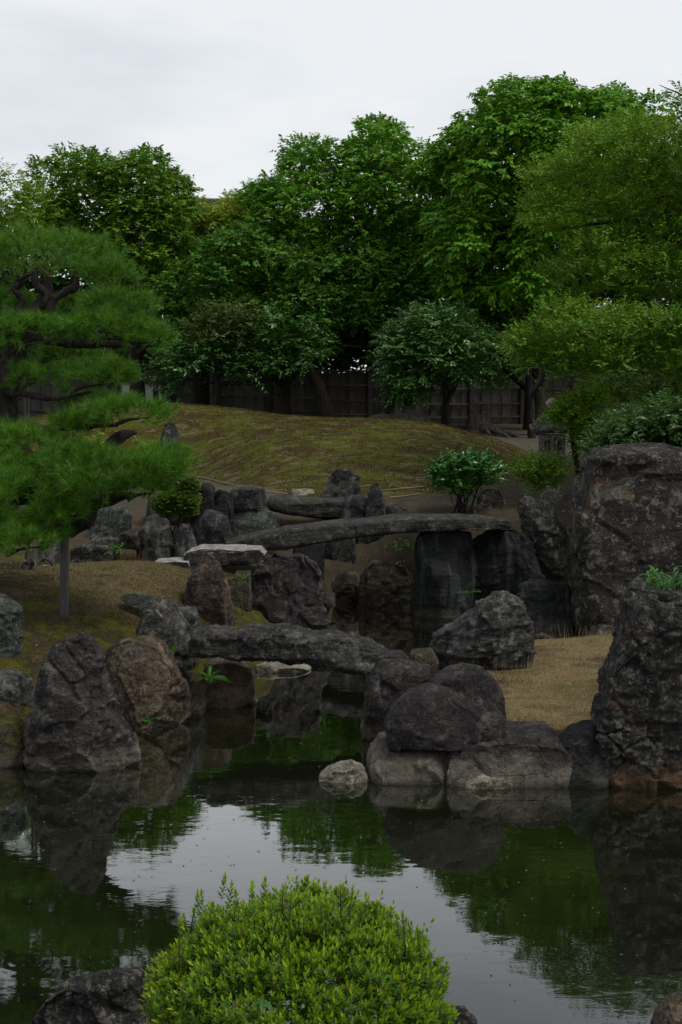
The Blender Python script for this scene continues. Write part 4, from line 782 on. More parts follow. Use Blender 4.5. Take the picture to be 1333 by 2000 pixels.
shrub('leafy_sapling', 'thin seedlings on the leafy bank under the long bridge', [(770,1070),(790,1055),(806,1075),(806,1100),(780,1095)], 18.9, .2, 14, 'fern', 3, dict(n_tw=3, n_lf=5, L=.06, W=.03, tw=.12, mid=0, back=0))
shrub('leafy_sapling', 'small fresh green plant beside the long low boulder', [(218,1065),(235,1062),(236,1088),(220,1088)], 16.0, .12, 10, 'fern', 3, dict(n_tw=5, n_lf=5, L=.045, W=.022, tw=.1, mid=0, back=0))
shrub('leafy_sapling', 'low green plant clinging below the whitish-topped slab', [(455,1128),(470,1116),(486,1120),(484,1140),(460,1140)], 14.7, .1, 10, 'fern', 3, dict(n_tw=5, n_lf=5, L=.04, W=.022, tw=.1, mid=0, back=0))
# ------------------------------------------------------------------ wooden fence at the back
M_WOOD = plain_mat('weathered_fence_wood', (.042, .037, .032), (.120, .108, .094), 9.0, .85, .4, (6, 6, 1.0), .5)
M_POSTW = plain_mat('dark_fence_post', (.022, .020, .018), (.06, .054, .048), 8.0, .85, .4, (6, 6, 1.0), .4)
def fence():
    FY = 40.0
    xl, xr = float(at(30, 800, FY)[0]), float(at(1400, 800, FY)[0]); pitch = 1.52
    nb = int((xr - xl) / pitch)
    r = thing('wooden_fence', 'long weathered board fence with dark posts and rails behind the trees', 'fence'); b = np.array(((xl + xr) / 2, FY, gz((xl + xr) / 2, FY))); r.location = b
    top = float(at(666, 727, FY)[2]) - b[2]
    def part(name, me, loc, mat=M_WOOD, **k):
        o = obj(name, me, mat, r, **k); o.location = loc; return o
    pw = pitch / 10
    m = MB(); m.box((0, 0, 0), (pw / 2 + .004, .010, .5)); pm = m.mesh('plank')
    m = MB(); m.box((0, 0, 0), (.07, .07, .5)); m.box((0, 0, .515), (.085, .085, .015)); post = m.mesh('post')
    m = MB(); m.box((0, 0, 0), (pitch / 2 - .075, .03, .028)); rail = m.mesh('rail')
    m = MB(); m.box((0, 0, 0), (pitch / 2 - .09, .06, .03)); cap = m.mesh('cap_rail')
    for k in range(nb + 1):
        x = xl + k * pitch - b[0]; g0 = gz(x + b[0], FY) - b[2]; hh = top - g0 + .25
        p = part('post', post, (x, -.05, g0 - .2 + hh / 2 - .02), M_POSTW); p.scale.z = hh
        if k == nb: break
        xm = x + pitch / 2
        for z in (g0 + .22, g0 + .62, g0 + 1.08): part('rail', rail, (xm, -.06, z + random.uniform(-.012, .012))).rotation_euler.y = random.uniform(-.006, .006)
        part('cap_rail', cap, (xm, -.02, top + .03))
        for q in range(10):
            h = top - g0 - .03 + random.uniform(-.02, .01)
            o = part('plank', pm, (x + pw * (q + .5), (.026 if q % 2 else 0) + random.uniform(-.002, .002), g0 + .02 + h / 2)); o.scale.z = h
            o.rotation_euler = (0, random.uniform(-.006, .006), random.uniform(-.012, .012))
fence()
# white plaster wall stub and its post, left of the fence
M_PLASTER = plain_mat('white_plaster', (.50, .49, .46), (.62, .61, .58), 3.0, .9, .1, (1, 1, 1), .2)
def wall_stub():
    a, c = at(240, 800, 38.5), at(300, 750, 38.5); g0 = gz((a[0] + c[0]) / 2, 38.5)
    r = thing('garden_wall', 'white plastered wall corner glimpsed under the pine at the left', 'wall'); b = np.array(((a[0] + c[0]) / 2, 38.5, g0)); r.location = b
    hw = (c[0] - a[0]) / 2; h = c[2] - g0
    m = MB(); m.box((0, 0, h / 2 - .1), (hw, .1, h / 2 + .1)); obj('wall_panel', m.mesh('wall_panel'), M_PLASTER, r)
    m = MB(); m.box((hw + .075, 0, h / 2 - .1), (.07, .11, h / 2 + .1)); obj('post', m.mesh('post'), M_POSTW, r, label='dark timber post')
    m = MB(); m.box((hw + .195, 0, h / 2 - .1), (.045, .09, h / 2 + .1)); obj('post', m.mesh('post'), M_PLASTER, r, label='narrow white post')
    m = MB(); m.box((0.03, 0, h + .04), (hw + .25, .2, .04)); obj('coping', m.mesh('coping'), M_POSTW, r)
wall_stub()
# far hall with a tiled roof, only its ridge shows over the trees
M_TILE = plain_mat('grey_roof_tile', (.05, .052, .055), (.12, .125, .13), 8, .6, .2)
M_HALLWOOD = plain_mat('hall_timber', (.03, .024, .02), (.07, .055, .045), 5, .8, .3)
def hall():
    Yd = 78.0; p0, p1 = at(255, 393, Yd), at(520, 393, Yd); zr = float(p0[2]); xc = (p0[0] + p1[0]) / 2; hw = (p1[0] - p0[0]) / 2; g0 = 2.2
    r = thing('temple_hall', 'far hall whose grey tiled roof ridge shows between the treetops', 'building'); b = np.array((xc, Yd, g0)); r.location = b
    m = MB(); m.box((0, 0, 3.4), (hw - 1.2, 4.5, 3.4)); obj('wall', m.mesh('wall'), M_PLASTER, r)
    z1, z0, dp = zr - g0 - .35, 6.6, 6.5
    roof = obj('roof', None, None, r)
    m = MB(); m.add([(-hw, -dp, z0), (hw, -dp, z0), (hw, 0, z1), (-hw, 0, z1), (-hw, dp, z0), (hw, dp, z0)], [(0, 1, 2, 3), (3, 2, 5, 4), (0, 3, 4), (1, 5, 2), (0, 4, 5, 1)])
    roof.data if roof.data else None
    bpy.data.objects.remove(roof); roof = obj('roof', m.mesh('roof'), M_TILE, r)
    m = MB(); m.box((0, 0, z1 + .12), (hw, .28, .22)); m.box((0, 0, z1 + .4), (hw + .15, .36, .06)); obj('ridge', m.mesh('ridge'), M_TILE, roof)
    sl = math.atan2(z1 - z0, dp); Ls = math.hypot(dp, z1 - z0); n = int(2 * hw / .34)
    m = MB()
    c = [(math.cos(a) * .075, math.sin(a) * .075) for a in np.linspace(0, np.pi, 5)]
    vv = [(q[0], 0, q[1]) for q in c] + [(q[0], Ls, q[1]) for q in c]; m.add(vv, [(i, i + 1, i + 6, i + 5) for i in range(4)] + [(4, 3, 2, 1, 0)])
    tm = m.mesh('roof_tile')
    for k in range(min(n, 60)):
        o = obj('roof_tile', tm, M_TILE, roof); o.location = (-hw + .17 + k * 2 * hw / min(n, 60), -dp, z0 + .01); o.rotation_euler.x = sl
    m = MB(); m.box((0, 0, 0), (.7, .05, .9)); wmesh = m.mesh('window')
    for k in range(5):
        o = obj('window', wmesh, M_HALLWOOD, r); o.location = (-hw + 2.2 + k * (2 * hw - 4.4) / 4, -4.53, 3.4)
hall()
# ------------------------------------------------------------------ stumps
M_STUMP = bark_mat('stump_wood', (.035, .031, .026), (.155, .142, .122), (.04, .042, .015))
def stump(name, label, px, py0, py1, Y, rpx, roots, sd):
    c = at(px, py0, Y); g0 = gz(c[0], Y); s = Y / F; zt = float(at(px, py1, Y)[2]) - g0; r0 = rpx * s
    na, nl = 90, 26; a = np.linspace(0, 2 * np.pi, na, endpoint=False); t = np.linspace(0, 1, nl)
    rt = np.random.default_rng(sd); ra = rt.uniform(0, 2 * np.pi, roots); lob = sum(np.exp(-((np.angle(np.exp(1j * (a - q)))) / .22) ** 2) for q in ra)
    prof = r0 * (.62 + .75 * (1 - t) ** 3)
    rad = prof[:, None] * (1 + lob[None] * (.75 * (1 - t) ** 2)[:, None] + .10 * np.abs(np.sin(a * 5 + sd))[None] )
    v = np.stack([rad * np.cos(a), rad * np.sin(a) * .8, np.repeat((t * (zt + .15) - .15)[:, None], na, 1)], -1)
    v[..., 2] += (v[..., 2] > zt * .6) * .14 * zt * np.sin(a * 3 + sd)[None]
    p = v.reshape(-1, 3); n = norm(p * (1, 1, 0)); p = p + n * (r0 * .22 * fbm(p * (9 / r0 * .3, 9 / r0 * .3, 2.0) + sd, 4, sd))[:, None]
    ii = np.arange(nl * na).reshape(nl, na); jj = np.roll(ii, -1, 1); q = np.stack([ii[:-1], jj[:-1], jj[1:], ii[1:]], -1).reshape(-1, 4)
    p = np.r_[p, [p[-na:].mean(0) - (0, 0, .25 * zt)]]; cap = np.stack([ii[-1], jj[-1], np.full(na, len(p) - 1)], -1)
    r = thing(name, label, 'tree stump', None); r.location = (c[0], Y, g0)
    obj('trunk', mesh_mixed('trunk', p, q, cap), M_STUMP, r)
    for k, an in enumerate(ra):
        e = np.array((math.cos(an), math.sin(an) * .8, 0)); L_ = r0 * rt.uniform(1.6, 2.6)
        gp = [e * r0 * .8 + (0, 0, zt * .28), e * (r0 + L_ * .4) + (0, 0, .10), e * (r0 + L_)]
        for w_ in gp[1:]: w_[2] += gz(c[0] + w_[0], Y + w_[1]) - g0
        gp[2][2] -= .05
        tube('root', gp, [r0 * .24, r0 * .16, r0 * .05], M_STUMP, r, n=8, wob=.25, sd=sd + k)
stump('gnarled_stump', 'big pale gnarled stump with spreading roots at the crest of the moss mound', 795, 838, 787, 30.6, 34, 6, 3)
stump('gnarled_stump', 'squat dark stump with knotted top right of the big pale one', 935, 842, 808, 31.5, 30, 5, 8)
stump('gnarled_stump', 'eroded pale stump on the far left bank under the pine', 62, 1130, 1068, 15.2, 17, 4, 15)

# ------------------------------------------------------------------ stone lantern
M_LANT = rock_mat('lantern_stone', (.026, .026, .024), (.075, .073, .067), (.30, .29, .26), .45, scale=3.0, bump=.3)
M_LANTP = rock_mat('lantern_stone_pale', (.20, .20, .19), (.36, .35, .33), (.60, .59, .56), .55, scale=3.0, bump=.3)
def lathe(prof, n, sq=None):
    """rings of n points, optional per-ring corner sharpness"""
    a = np.linspace(0, 2 * np.pi, n, endpoint=False) + math.pi / n
    v = np.array([[(r * math.cos(q), r * math.sin(q), z) for q in a] for r, z in prof]).reshape(-1, 3)
    L = len(prof); ii = np.arange(L * n).reshape(L, n); jj = np.roll(ii, -1, 1)
    q = np.stack([ii[:-1], jj[:-1], jj[1:], ii[1:]], -1).reshape(-1, 4)
    v = np.r_[v, [(0, 0, prof[0][1]), (0, 0, prof[-1][1])]]
    t = np.r_[np.stack([np.full(n, len(v) - 2), jj[0], ii[0]], -1), np.stack([np.full(n, len(v) - 1), ii[-1], jj[-1]], -1)]
    return v, q, t
def lantern():
    Y = 22.0; c = at(1077, 985, Y); s = Y / F; g0 = gz(c[0], Y); z = lambda py: float(at(1077, py, Y)[2]) - g0
    r = thing('stone_lantern', 'old stone lantern with a broad roof and pale finial behind the light green sprays', 'lantern'); r.location = (c[0], Y, g0)
    def lp(name, prof, n, mat, smooth=True, off=0.0):
        v, q, t = lathe(prof, n); me = mesh_mixed(name, v + (off, 0, 0), q, t)
        if not smooth: me.polygons.foreach_set('use_smooth', np.zeros(len(me.polygons), bool))
        return obj(name, me, mat, r)
    w = s
    lp('base', [(24 * w, -.15), (24 * w, .06), (20 * w, .12)], 6, M_LANT, False)
    lp('pillar', [(17 * w, .11), (16 * w, .2), (15.5 * w, z(915)), (18 * w, z(908)), (18 * w, z(902))], 20, M_LANTP)
    lp('platform', [(19 * w, z(903)), (30 * w, z(897)), (31 * w, z(891)), (29 * w, z(888))], 6, M_LANT, False)
    # fire box: six corner posts, sill and lintel rings, see-through openings
    zb, zt = z(888), z(848); fb = obj('fire_box', None, None, r); bpy.data.objects.remove(fb)
    m = MB(); R0 = 25 * w
    for k in range(6):
        a = k * math.pi / 3 + math.pi / 6; a2 = a + math.pi / 3
        A = np.array((math.cos(a), math.sin(a), 0)) * R0; B = np.array((math.cos(a2), math.sin(a2), 0)) * R0; mid_ = (A + B) / 2; ang = math.atan2(*(B - A)[[1, 0]]); hl = np.linalg.norm(B - A) / 2
        u = (B - A) / (2 * hl); th = .035
        op = hl * .42 if k % 3 in (0, 1) else hl * .30
        inn = mid_ * .93
        for sgn in (-1, 1): m.box(inn + u * sgn * (hl + op) / 2 + (0, 0, (zb + zt) / 2), ((hl - op) / 2, th, (zt - zb) / 2), ang)
        m.box(inn + (0, 0, zb + (zt - zb) * .12), (op, th * .9, (zt - zb) * .12), ang); m.box(inn + (0, 0, zt - (zt - zb) * .15), (op, th * .9, (zt - zb) * .15), ang)
    obj('fire_box', m.mesh('fire_box'), M_LANT, r)
    # roof: hexagonal, eaves turned up at the corners
    n = 36; a = np.linspace(0, 2 * np.pi, n, endpoint=False); hexr = 1 / np.cos(((a + math.pi / 6) % (math.pi / 3)) - math.pi / 6)
    rings = [(31, 846, 0), (40, 842, 2.5), (42, 836, 4), (36, 830, 1.5), (26, 818, 0), (17, 806, 0), (12, 800, 0)]
    v = np.array([[(q * w * h_ * math.cos(an), q * w * h_ * math.sin(an), z(py - lift * ((h_ - 1) / .155) * 1.6)) for an, h_ in zip(a, hexr)] for q, py, lift in rings]).reshape(-1, 3)
    v = v + 0.008 * np.stack([fbm(v * 14, 3, 3), fbm(v * 14, 3, 4), fbm(v * 14, 3, 5)], -1)
    ii = np.arange(len(rings) * n).reshape(-1, n); jj = np.roll(ii, -1, 1); qd = np.stack([ii[:-1], jj[:-1], jj[1:], ii[1:]], -1).reshape(-1, 4)
    v = np.r_[v, [(0, 0, z(846)), (0, 0, z(800))]]; t = np.r_[np.stack([np.full(n, len(v) - 2), jj[0], ii[0]], -1), np.stack([np.full(n, len(v) - 1), ii[-1], jj[-1]], -1)]
    obj('roof', mesh_mixed('roof', v, qd, t), M_LANT, r)
    v, q, t = lathe([(9 * w, z(801)), (12 * w, z(797)), (8 * w, z(794)), (12 * w, z(790)), (13 * w, z(786)), (9 * w, z(781)), (3 * w, z(777))], 18)
    obj('finial', mesh_mixed('finial', v, q, t), M_LANTP, r)
lantern()

# ------------------------------------------------------------------ the big pine at the left
M_POLE = plain_mat('grey_wooden_pole', (.045, .044, .043), (.13, .128, .125), 5.0, .8, .5, (9, 9, .7), .2)
def pine():
    Yp = 13.8
    base = at(-55, 1120, Yp); base[2] = gz(base[0], Yp)
    r = thing('pine_tree', 'big cloud-pruned pine with layered needle pads at the left edge', 'tree', 'trees around the garden'); r.location = base
    TB = lambda nm, pts, rad, **k: tube(nm, [at(*q) for q in pts], rad, M_PINEBARK, r, n=12, wob=.3, o0=base, **k)
    t0 = [base - (0, 0, .2)] + [at(*q) for q in ((-45, 960, Yp), (2, 850, Yp), (6, 770, Yp), (28, 700, Yp), (40, 650, Yp), (75, 612, Yp), (92, 570, Yp), (88, 520, Yp))]
    tube('trunk', t0, [.24, .21, .19, .15, .13, .115, .10, .07, .03], M_PINEBARK, r, n=16, wob=.35, sd=5, o0=base)
    TB('branch', [(95, 610, Yp), (60, 615, 13.9), (20, 612, 14), (-40, 600, 14)], [.08, .085, .07, .05], sd=1)
    TB('branch', [(38, 608, 13.9), (45, 585, 13.9), (28, 565, 13.9), (45, 550, 13.9), (52, 525, 13.9)], [.04, .035, .035, .03, .02], sd=2)
    TB('branch', [(86, 600, 13.7), (92, 575, 13.7), (72, 556, 13.7), (68, 530, 13.7)], [.045, .04, .04, .03], sd=3)
    TB('branch', [(100, 605, 13.6), (108, 585, 13.6), (130, 570, 13.6), (148, 560, 13.6), (150, 530, 13.6)], [.05, .035, .04, .045, .02], sd=4)
    TB('branch', [(40, 655, 13.7), (110, 668, 13.5), (190, 672, 13.3), (290, 668, 13.2)], [.06, .05, .04, .015], sd=6)
    TB('branch', [(8, 765, 13.7), (60, 772, 13.4), (110, 778, 13.3), (180, 765, 13.2)], [.05, .03, .025, .012], sd=7)
    TB('branch', [(4, 830, 13.7), (60, 840, 13.4), (130, 835, 13.2), (230, 830, 13.0)], [.08, .05, .04, .02], sd=8)
    TB('branch', [(-40, 950, 13.7), (20, 960, 13.1), (75, 968, 12.9), (115, 1000, 12.8), (130, 1030, 12.8), (158, 1015, 12.75), (178, 985, 12.7), (215, 975, 12.6), (260, 965, 12.5)], [.13, .11, .10, .105, .10, .10, .085, .06, .02], sd=9)
    TB('branch', [(160, 1000, 12.75), (175, 960, 12.8), (200, 915, 12.9), (218, 868, 13.0), (240, 850, 13.0), (265, 845, 13.0)], [.07, .06, .06, .07, .05, .02], sd=10)
    TB('branch', [(0, 900, 13.6), (30, 880, 13.2), (70, 885, 12.8)], [.06, .05, .02], sd=11)
    pads = [(85, 508, 175, 54, 13.8), (-70, 520, 120, 50, 14.0), (205, 545, 62, 36, 13.7), (230, 602, 72, 36, 13.5), (20, 600, 60, 34, 14.3), (60, 655, 120, 44, 13.4), (205, 645, 95, 40, 13.3), (285, 665, 58, 34, 13.2), (-70, 650, 100, 50, 13.8),
            (165, 742, 92, 34, 13.2), (225, 735, 45, 32, 13.1), (52, 742, 32, 28, 13.5), (-60, 760, 80, 40, 13.8), (250, 808, 88, 32, 12.9), (160, 830, 60, 26, 13.0), (50, 872, 95, 42, 12.9), (-40, 860, 80, 40, 13.2), (235, 928, 130, 48, 12.5), (150, 905, 90, 40, 12.6), (320, 895, 50, 28, 12.5),
            (70, 975, 120, 64, 12.5), (20, 1040, 80, 46, 12.4), (-60, 1000, 90, 60, 12.8), (175, 965, 80, 36, 12.3), (270, 955, 70, 30, 12.35), (105, 1020, 40, 22, 12.3), (300, 915, 55, 30, 12.3), (30, 930, 70, 40, 12.7), (120, 1000, 60, 26, 12.3), (110, 700, 110, 24, 14.3), (190, 790, 80, 20, 13.8), (40, 1060, 90, 34, 12.2), (150, 600, 60, 24, 14.5)]
    for cx, cy_, hw, hh, Y in pads:
        c = at(cx, cy_, Y); s = Y / F; hh *= .96; A = np.array((hw * s, hw * s * .85, hh * s))
        n = int(26 + hw * hh * .034); d = rnd3(n); d[:, 2] = np.where(rng.random(n) < .78, np.abs(d[:, 2]), d[:, 2])
        lump = 1 + .55 * fbm(d * 2.4 + cx, 3, int(abs(cx)), .6)
        o = c + d * A * (rng.uniform(.62, 1.0, n) * lump)[:, None]
        o[:, 2] = np.maximum(o[:, 2], c[2] - A[2] * .30 - rng.uniform(0, .05, n))
        ax = norm(d * (1, 1, .7) + (0, 0, .75) + rnd3(n) * .35)
        K = 42; ti = np.repeat(np.arange(n), K); m = n * K
        a = norm(ax[ti] * rng.uniform(.35, 1.0, m)[:, None] + rnd3(m) * .62); a[:, 2] -= .06
        p = o[ti] + ax[ti] * (rng.uniform(-.03, .035, m))[:, None]
        v, f = needles(p, a, rng.uniform(.075, .135, m), .0044)
        obj('needle_pad', mesh_np('needle_pad', v - base, f), LM['pine'], r, kind='stuff')
        # twigs inside the pad
        if 0 <= cx: TB('twig', [(cx - hw * .3, cy_ + hh * .75, Y), (cx, cy_ + hh * .4, Y), (cx + hw * .45, cy_ + hh * .25, Y - .05)], [.022, .016, .006], sd=int(cx))
pine()
def post(name, label, px, p0, p1, Y, rad, mat):
    a, b = at(px[0], p0, Y), at(px[1], p1, Y); a[2] = gz(a[0], Y)
    v, q, t = tube_v([a - (0, 0, .15), (a + b) / 2, b], [rad * 1.05, rad, rad * .98], 16, .04, 3)
    o = obj(name, mesh_mixed(name, v - a, q, t), mat); o.location = a
    return o
p = post('prop_post', None, (125, 127), 1195, 1042, 12.8, .042, M_POLE); tag(p, 'grey wooden prop post holding up the thick pine limb', 'post')
p = post('prop_pole', None, (52, 44), 820, 690, 15.5, .018, M_POSTW); tag(p, 'thin leaning pole beside the pine trunk', 'post')
p = post('prop_pole', None, (57, 54), 820, 760, 15.6, .018, M_POSTW); tag(p, 'second thin pole crossing the leaning one beside the pine trunk', 'post')

# ------------------------------------------------------------------ azalea in front
def azalea():
    Y = 4.05; s = Y / F; c = at(590, 2010, Y); b = np.array((c[0], Y, gz(c[0], Y)))
    r = thing('azalea_bush', 'bright green clipped azalea with upright shoots in front of the pond', 'shrub', 'shrubs of the garden'); r.location = b
    A = np.array((276 * s, .44, 206 * s)); n = 8200
    d = rnd3(n); d[:, 2] = np.where(d[:, 2] < -.35, -d[:, 2], d[:, 2])
    pit = sstep(.18, .42, fbm(d * 8, 2, 12)) * .13
    lump = 1 - pit + .13 * fbm(d * 2.4, 2, 4) + .13 * fbm(d * 7, 2, 6)
    d_s = d / (np.abs(d[:, :1]) ** 2.7 + np.abs(d[:, 1:2]) ** 2.7 + np.abs(d[:, 2:]) ** 2.7) ** (1 / 2.7)
    o = c + d_s * A * (lump * np.where(rng.random(n) < .75, rng.uniform(.93, 1.02, n), rng.uniform(.72, .93, n)))[:, None]
    ax = norm(d * .8 + (0, 0, .9) + rnd3(n) * .3); H_ = np.where(rng.random(n) < .06, rng.uniform(.05, .085, n), rng.uniform(.016, .042, n))
    tall = [(432, 1712), (398, 1740), (388, 1748), (446, 1722), (468, 1742), (500, 1728), (512, 1718), (530, 1752), (558, 1728), (566, 1742), (600, 1750), (622, 1756), (640, 1768), (668, 1740), (676, 1728), (688, 1738), (700, 1768), (780, 1790), (792, 1780), (806, 1800), (820, 1812), (375, 1775), (365, 1790), (352, 1800), (470, 1762), (410, 1770), (660, 1776), (745, 1790), (840, 1850), (868, 1880)]
    to = []; th = []
    for px, py in tall:
        q = at(px, py, Y + rng.uniform(-.12, .1)); k = rng.uniform(.08, .13)
        to.append(q - (0, 0, k)); th.append(k)
    o = np.r_[o, to]; ax = np.r_[ax, norm(np.array([(0, 0, 1.0)] * len(to)) + rnd3(len(to)) * .16)]; H_ = np.r_[H_, th]; d = np.r_[d, np.array([(0, 0, 1.0)] * len(to))]
    nl = np.r_[np.full(n, 9), np.full(len(to), 30)]; ti = np.repeat(np.arange(len(o)), nl); m = len(ti)
    t = np.concatenate([np.linspace(.1, 1, k) for k in nl]); ph = np.concatenate([np.arange(k) * 2.4 + rng.uniform(0, 6.28) for k in nl])
    e1 = norm(np.cross(ax, (0.3, 1, 0.2))); e2 = np.cross(ax, e1)
    out_ = e1[ti] * np.cos(ph)[:, None] + e2[ti] * np.sin(ph)[:, None]
    a = norm(out_ * (1.05 - .75 * t ** 2)[:, None] + ax[ti] * (.35 + .9 * t ** 2)[:, None] + rnd3(m) * .12)
    p = o[ti] + ax[ti] * (H_[ti] * t)[:, None]
    nr = ax[ti] * 1.0 - out_ * .5
    Ls = rng.uniform(.015, .027, m) * np.where(t > .9, .75, 1)
    for nm, k, mt in (('foliage', t <= .7, 'azalea'), ('shoot_tips', t > .7, 'azalea_tip')):
        v, f = leaves(p[k], a[k], nr[k], Ls[k], Ls[k] * .40, fold=.14)
        obj(nm, mesh_np(nm, v - b, f), LM[mt], r, kind='stuff')
    M_STEM = bark_mat('azalea_stem', (.05, .028, .018), (.10, .06, .035))
    for k in range(26):
        i = rng.integers(n) if k < 8 else n + (k % len(to)); e = o[i] + ax[i] * H_[i]
        s0 = b + rng.normal(size=3) * (.08, .06, 0) if k < 8 else o[i] - ax[i] * .06
        tube('stem', [s0, (s0 + e) / 2 + rng.normal(size=3) * .006, e], [.010 if k < 8 else .0022, .006 if k < 8 else .002, .001], M_STEM, r, n=6, sd=k, o0=b)
azalea()
M_BLADE = LM['sasa']
def blade_mesh(name, L, W, bend, seg=6):
    t = np.linspace(0, 1, seg + 1); w = W * np.sin(np.pi * np.clip(t * .93 + .07, 0, 1)) ** .7 * (1 - t ** 4); x = t * L * np.cos(bend * t); z = t * L * -np.sin(bend * t) * .8
    v = []; f = []
    for k in range(seg + 1):
        v += [(x[k], w[k] / 2, z[k] + w[k] * .15), (x[k], 0, z[k]), (x[k], -w[k] / 2, z[k] + w[k] * .15)]
    for k in range(seg): f += [(3 * k, 3 * k + 3, 3 * k + 4, 3 * k + 1), (3 * k + 1, 3 * k + 4, 3 * k + 5, 3 * k + 2)]
    me = bpy.data.meshes.new(name); me.from_pydata(v, [], f); me.polygons.foreach_set('use_smooth', np.ones(len(me.polygons), bool)); return me
# bamboo sprig poking out of the azalea, and a grass stalk
def sprig():
    b = at(512, 1952, 3.66); r = thing('bamboo_sprig', 'three-leaved bamboo sprig poking out of the bright azalea', 'plant'); r.location = b - (0, 0, .2)
    tube('stem', [b - (0, -.15, .2), b - (0, -.04, .06), b], [.002, .002, .0015], LM['sasa'], r, n=6, o0=b - (0, 0, .2))
    bm = blade_mesh('leaf', .055, .012, .5)
    for az, el in ((-2.6, .35), (-.45, .25), (-1.5, .2)):
        o = obj('leaf', bm, LM['sasa'], r); o.location = (0, 0, .2); o.rotation_euler = (0, el, az)
    b = at(566, 1860, 3.62); o = at(563, 1768, 3.60)
    g = tube('grass_stalk', [b - (0, -.1, .15), b, o], [.0018, .0018, .0008], LM['azalea'], n=5, o0=b - (0, 0, .15)); g.location = b - (0, 0, .15); tag(g, 'single tall grass stalk standing out of the bright azalea', 'plant')
sprig()
# bamboo grass at the right
def sasa():
    r = thing('bamboo_grass', 'clump of bright bamboo grass between the craggy rock and the huge rust-stained rock', 'plant'); c0 = at(1310, 1165, 10.9); b = c0.copy(); b[2] = gz(b[0], b[1]); r.location = b
    ms = [blade_mesh('leaf', L, .024, bd) for L, bd in ((.16, .7), (.2, 1.0), (.24, 1.2), (.18, .4))]
    for k in range(34):
        px, py = rng.uniform(1255, 1400), rng.uniform(1105, 1150); q = at(px, py, rng.uniform(10.6, 11.1))
        st = tube('stem', [b + ((q - b) * (.6, .6, 0)), (q * .4 + b * .6) + (0, 0, .1), q], [.004, .003, .002], LM['sasa'], r, n=5, sd=k, o0=b)
        for j in range(4):
            o = obj('leaf', ms[(k + j) % 4], LM['sasa'], r); o.location = q - b - np.array((0, 0, j * .02)); o.rotation_euler = (rng.uniform(-.3, .3), rng.uniform(-1.0, .1), rng.uniform(0, 6.28))
sasa()
def fern(label, px, py, Y, n, L, sd):
    b = at(px, py, Y); r = thing('fern', label, 'plant', 'ferns between the rocks'); r.location = b; rg = np.random.default_rng(sd)
    seg = 11; t = (np.arange(seg) + 1) / seg; v = []; f = []
    for sg in (-1, 1):
        for k in range(seg):
            l = L * .36 * math.sin(math.pi * (t[k] * .85 + .12)); x = L * t[k]; z = -.35 * L * t[k] ** 2; i = len(v); w_ = L * .05
            v += [(x - w_, 0, z), (x + l * .35, sg * l * .5 + 0, z - .01), (x + l * .5, sg * l, z - .12 * l), (x + w_, 0, z)]
            f += [(i, i + 1, i + 3), (i + 1, i + 2, i + 3)]
    i = len(v); v += [(0, -.003, 0), (0, .003, 0), (L * .5, .002, -.09 * L), (L * .5, -.002, -.09 * L), (L, 0, -.35 * L)]; f += [(i, i + 1, i + 2, i + 3), (i + 3, i + 2, i + 4)]
    me = bpy.data.meshes.new('frond'); me.from_pydata(v, [], f)
    for k in range(n):
        o = obj('frond', me, LM['fern'], r); o.rotation_euler = (rg.uniform(-.3, .3), rg.uniform(-.9, -.1), k * 6.283 / n + rg.uniform(-.3, .3)); s_ = rg.uniform(.7, 1.1); o.scale = (s_, s_, s_)
fern('bright fern under the left end of the near bridge', 408, 1322, 11.55, 9, .17, 1)
fern('fern hanging in the dark cleft beside the abutment stone', 918, 1158, 16.75, 6, .17, 2)
fern('small fern above the waterline on the tan rock', 292, 1408, 10.85, 6, .08, 3)
fern('young fern on top of the tan rock by the bridge', 338, 1268, 11.7, 5, .08, 4)

# ------------------------------------------------------------------ edging along the moss mound
M_BAMB = plain_mat('old_bamboo', (.14, .12, .085), (.26, .225, .16), 5, .6, .2)
for k, (pts, lab) in enumerate((([(346, 926), (400, 936), (455, 948), (505, 958), (562, 968)], 'pale bamboo edging between the moss mound and the path, long left piece'), ([(742, 961), (790, 956), (830, 952)], 'pale bamboo edging stick at the foot of the moss mound, upper right piece'), ([(762, 975), (790, 971), (822, 966)], 'pale bamboo edging stick at the foot of the moss mound, lower right piece'))):
    P = []
    for q in pts:
        a = hit(*q, 15); a[2] += .012; P.append(a)
    e = tube('path_edging', P, [.011] * len(P), M_BAMB, n=8, wob=.2, sd=k, o0=P[0]); e.location = P[0]; tag(e, lab, 'edging', 'bamboo edging')
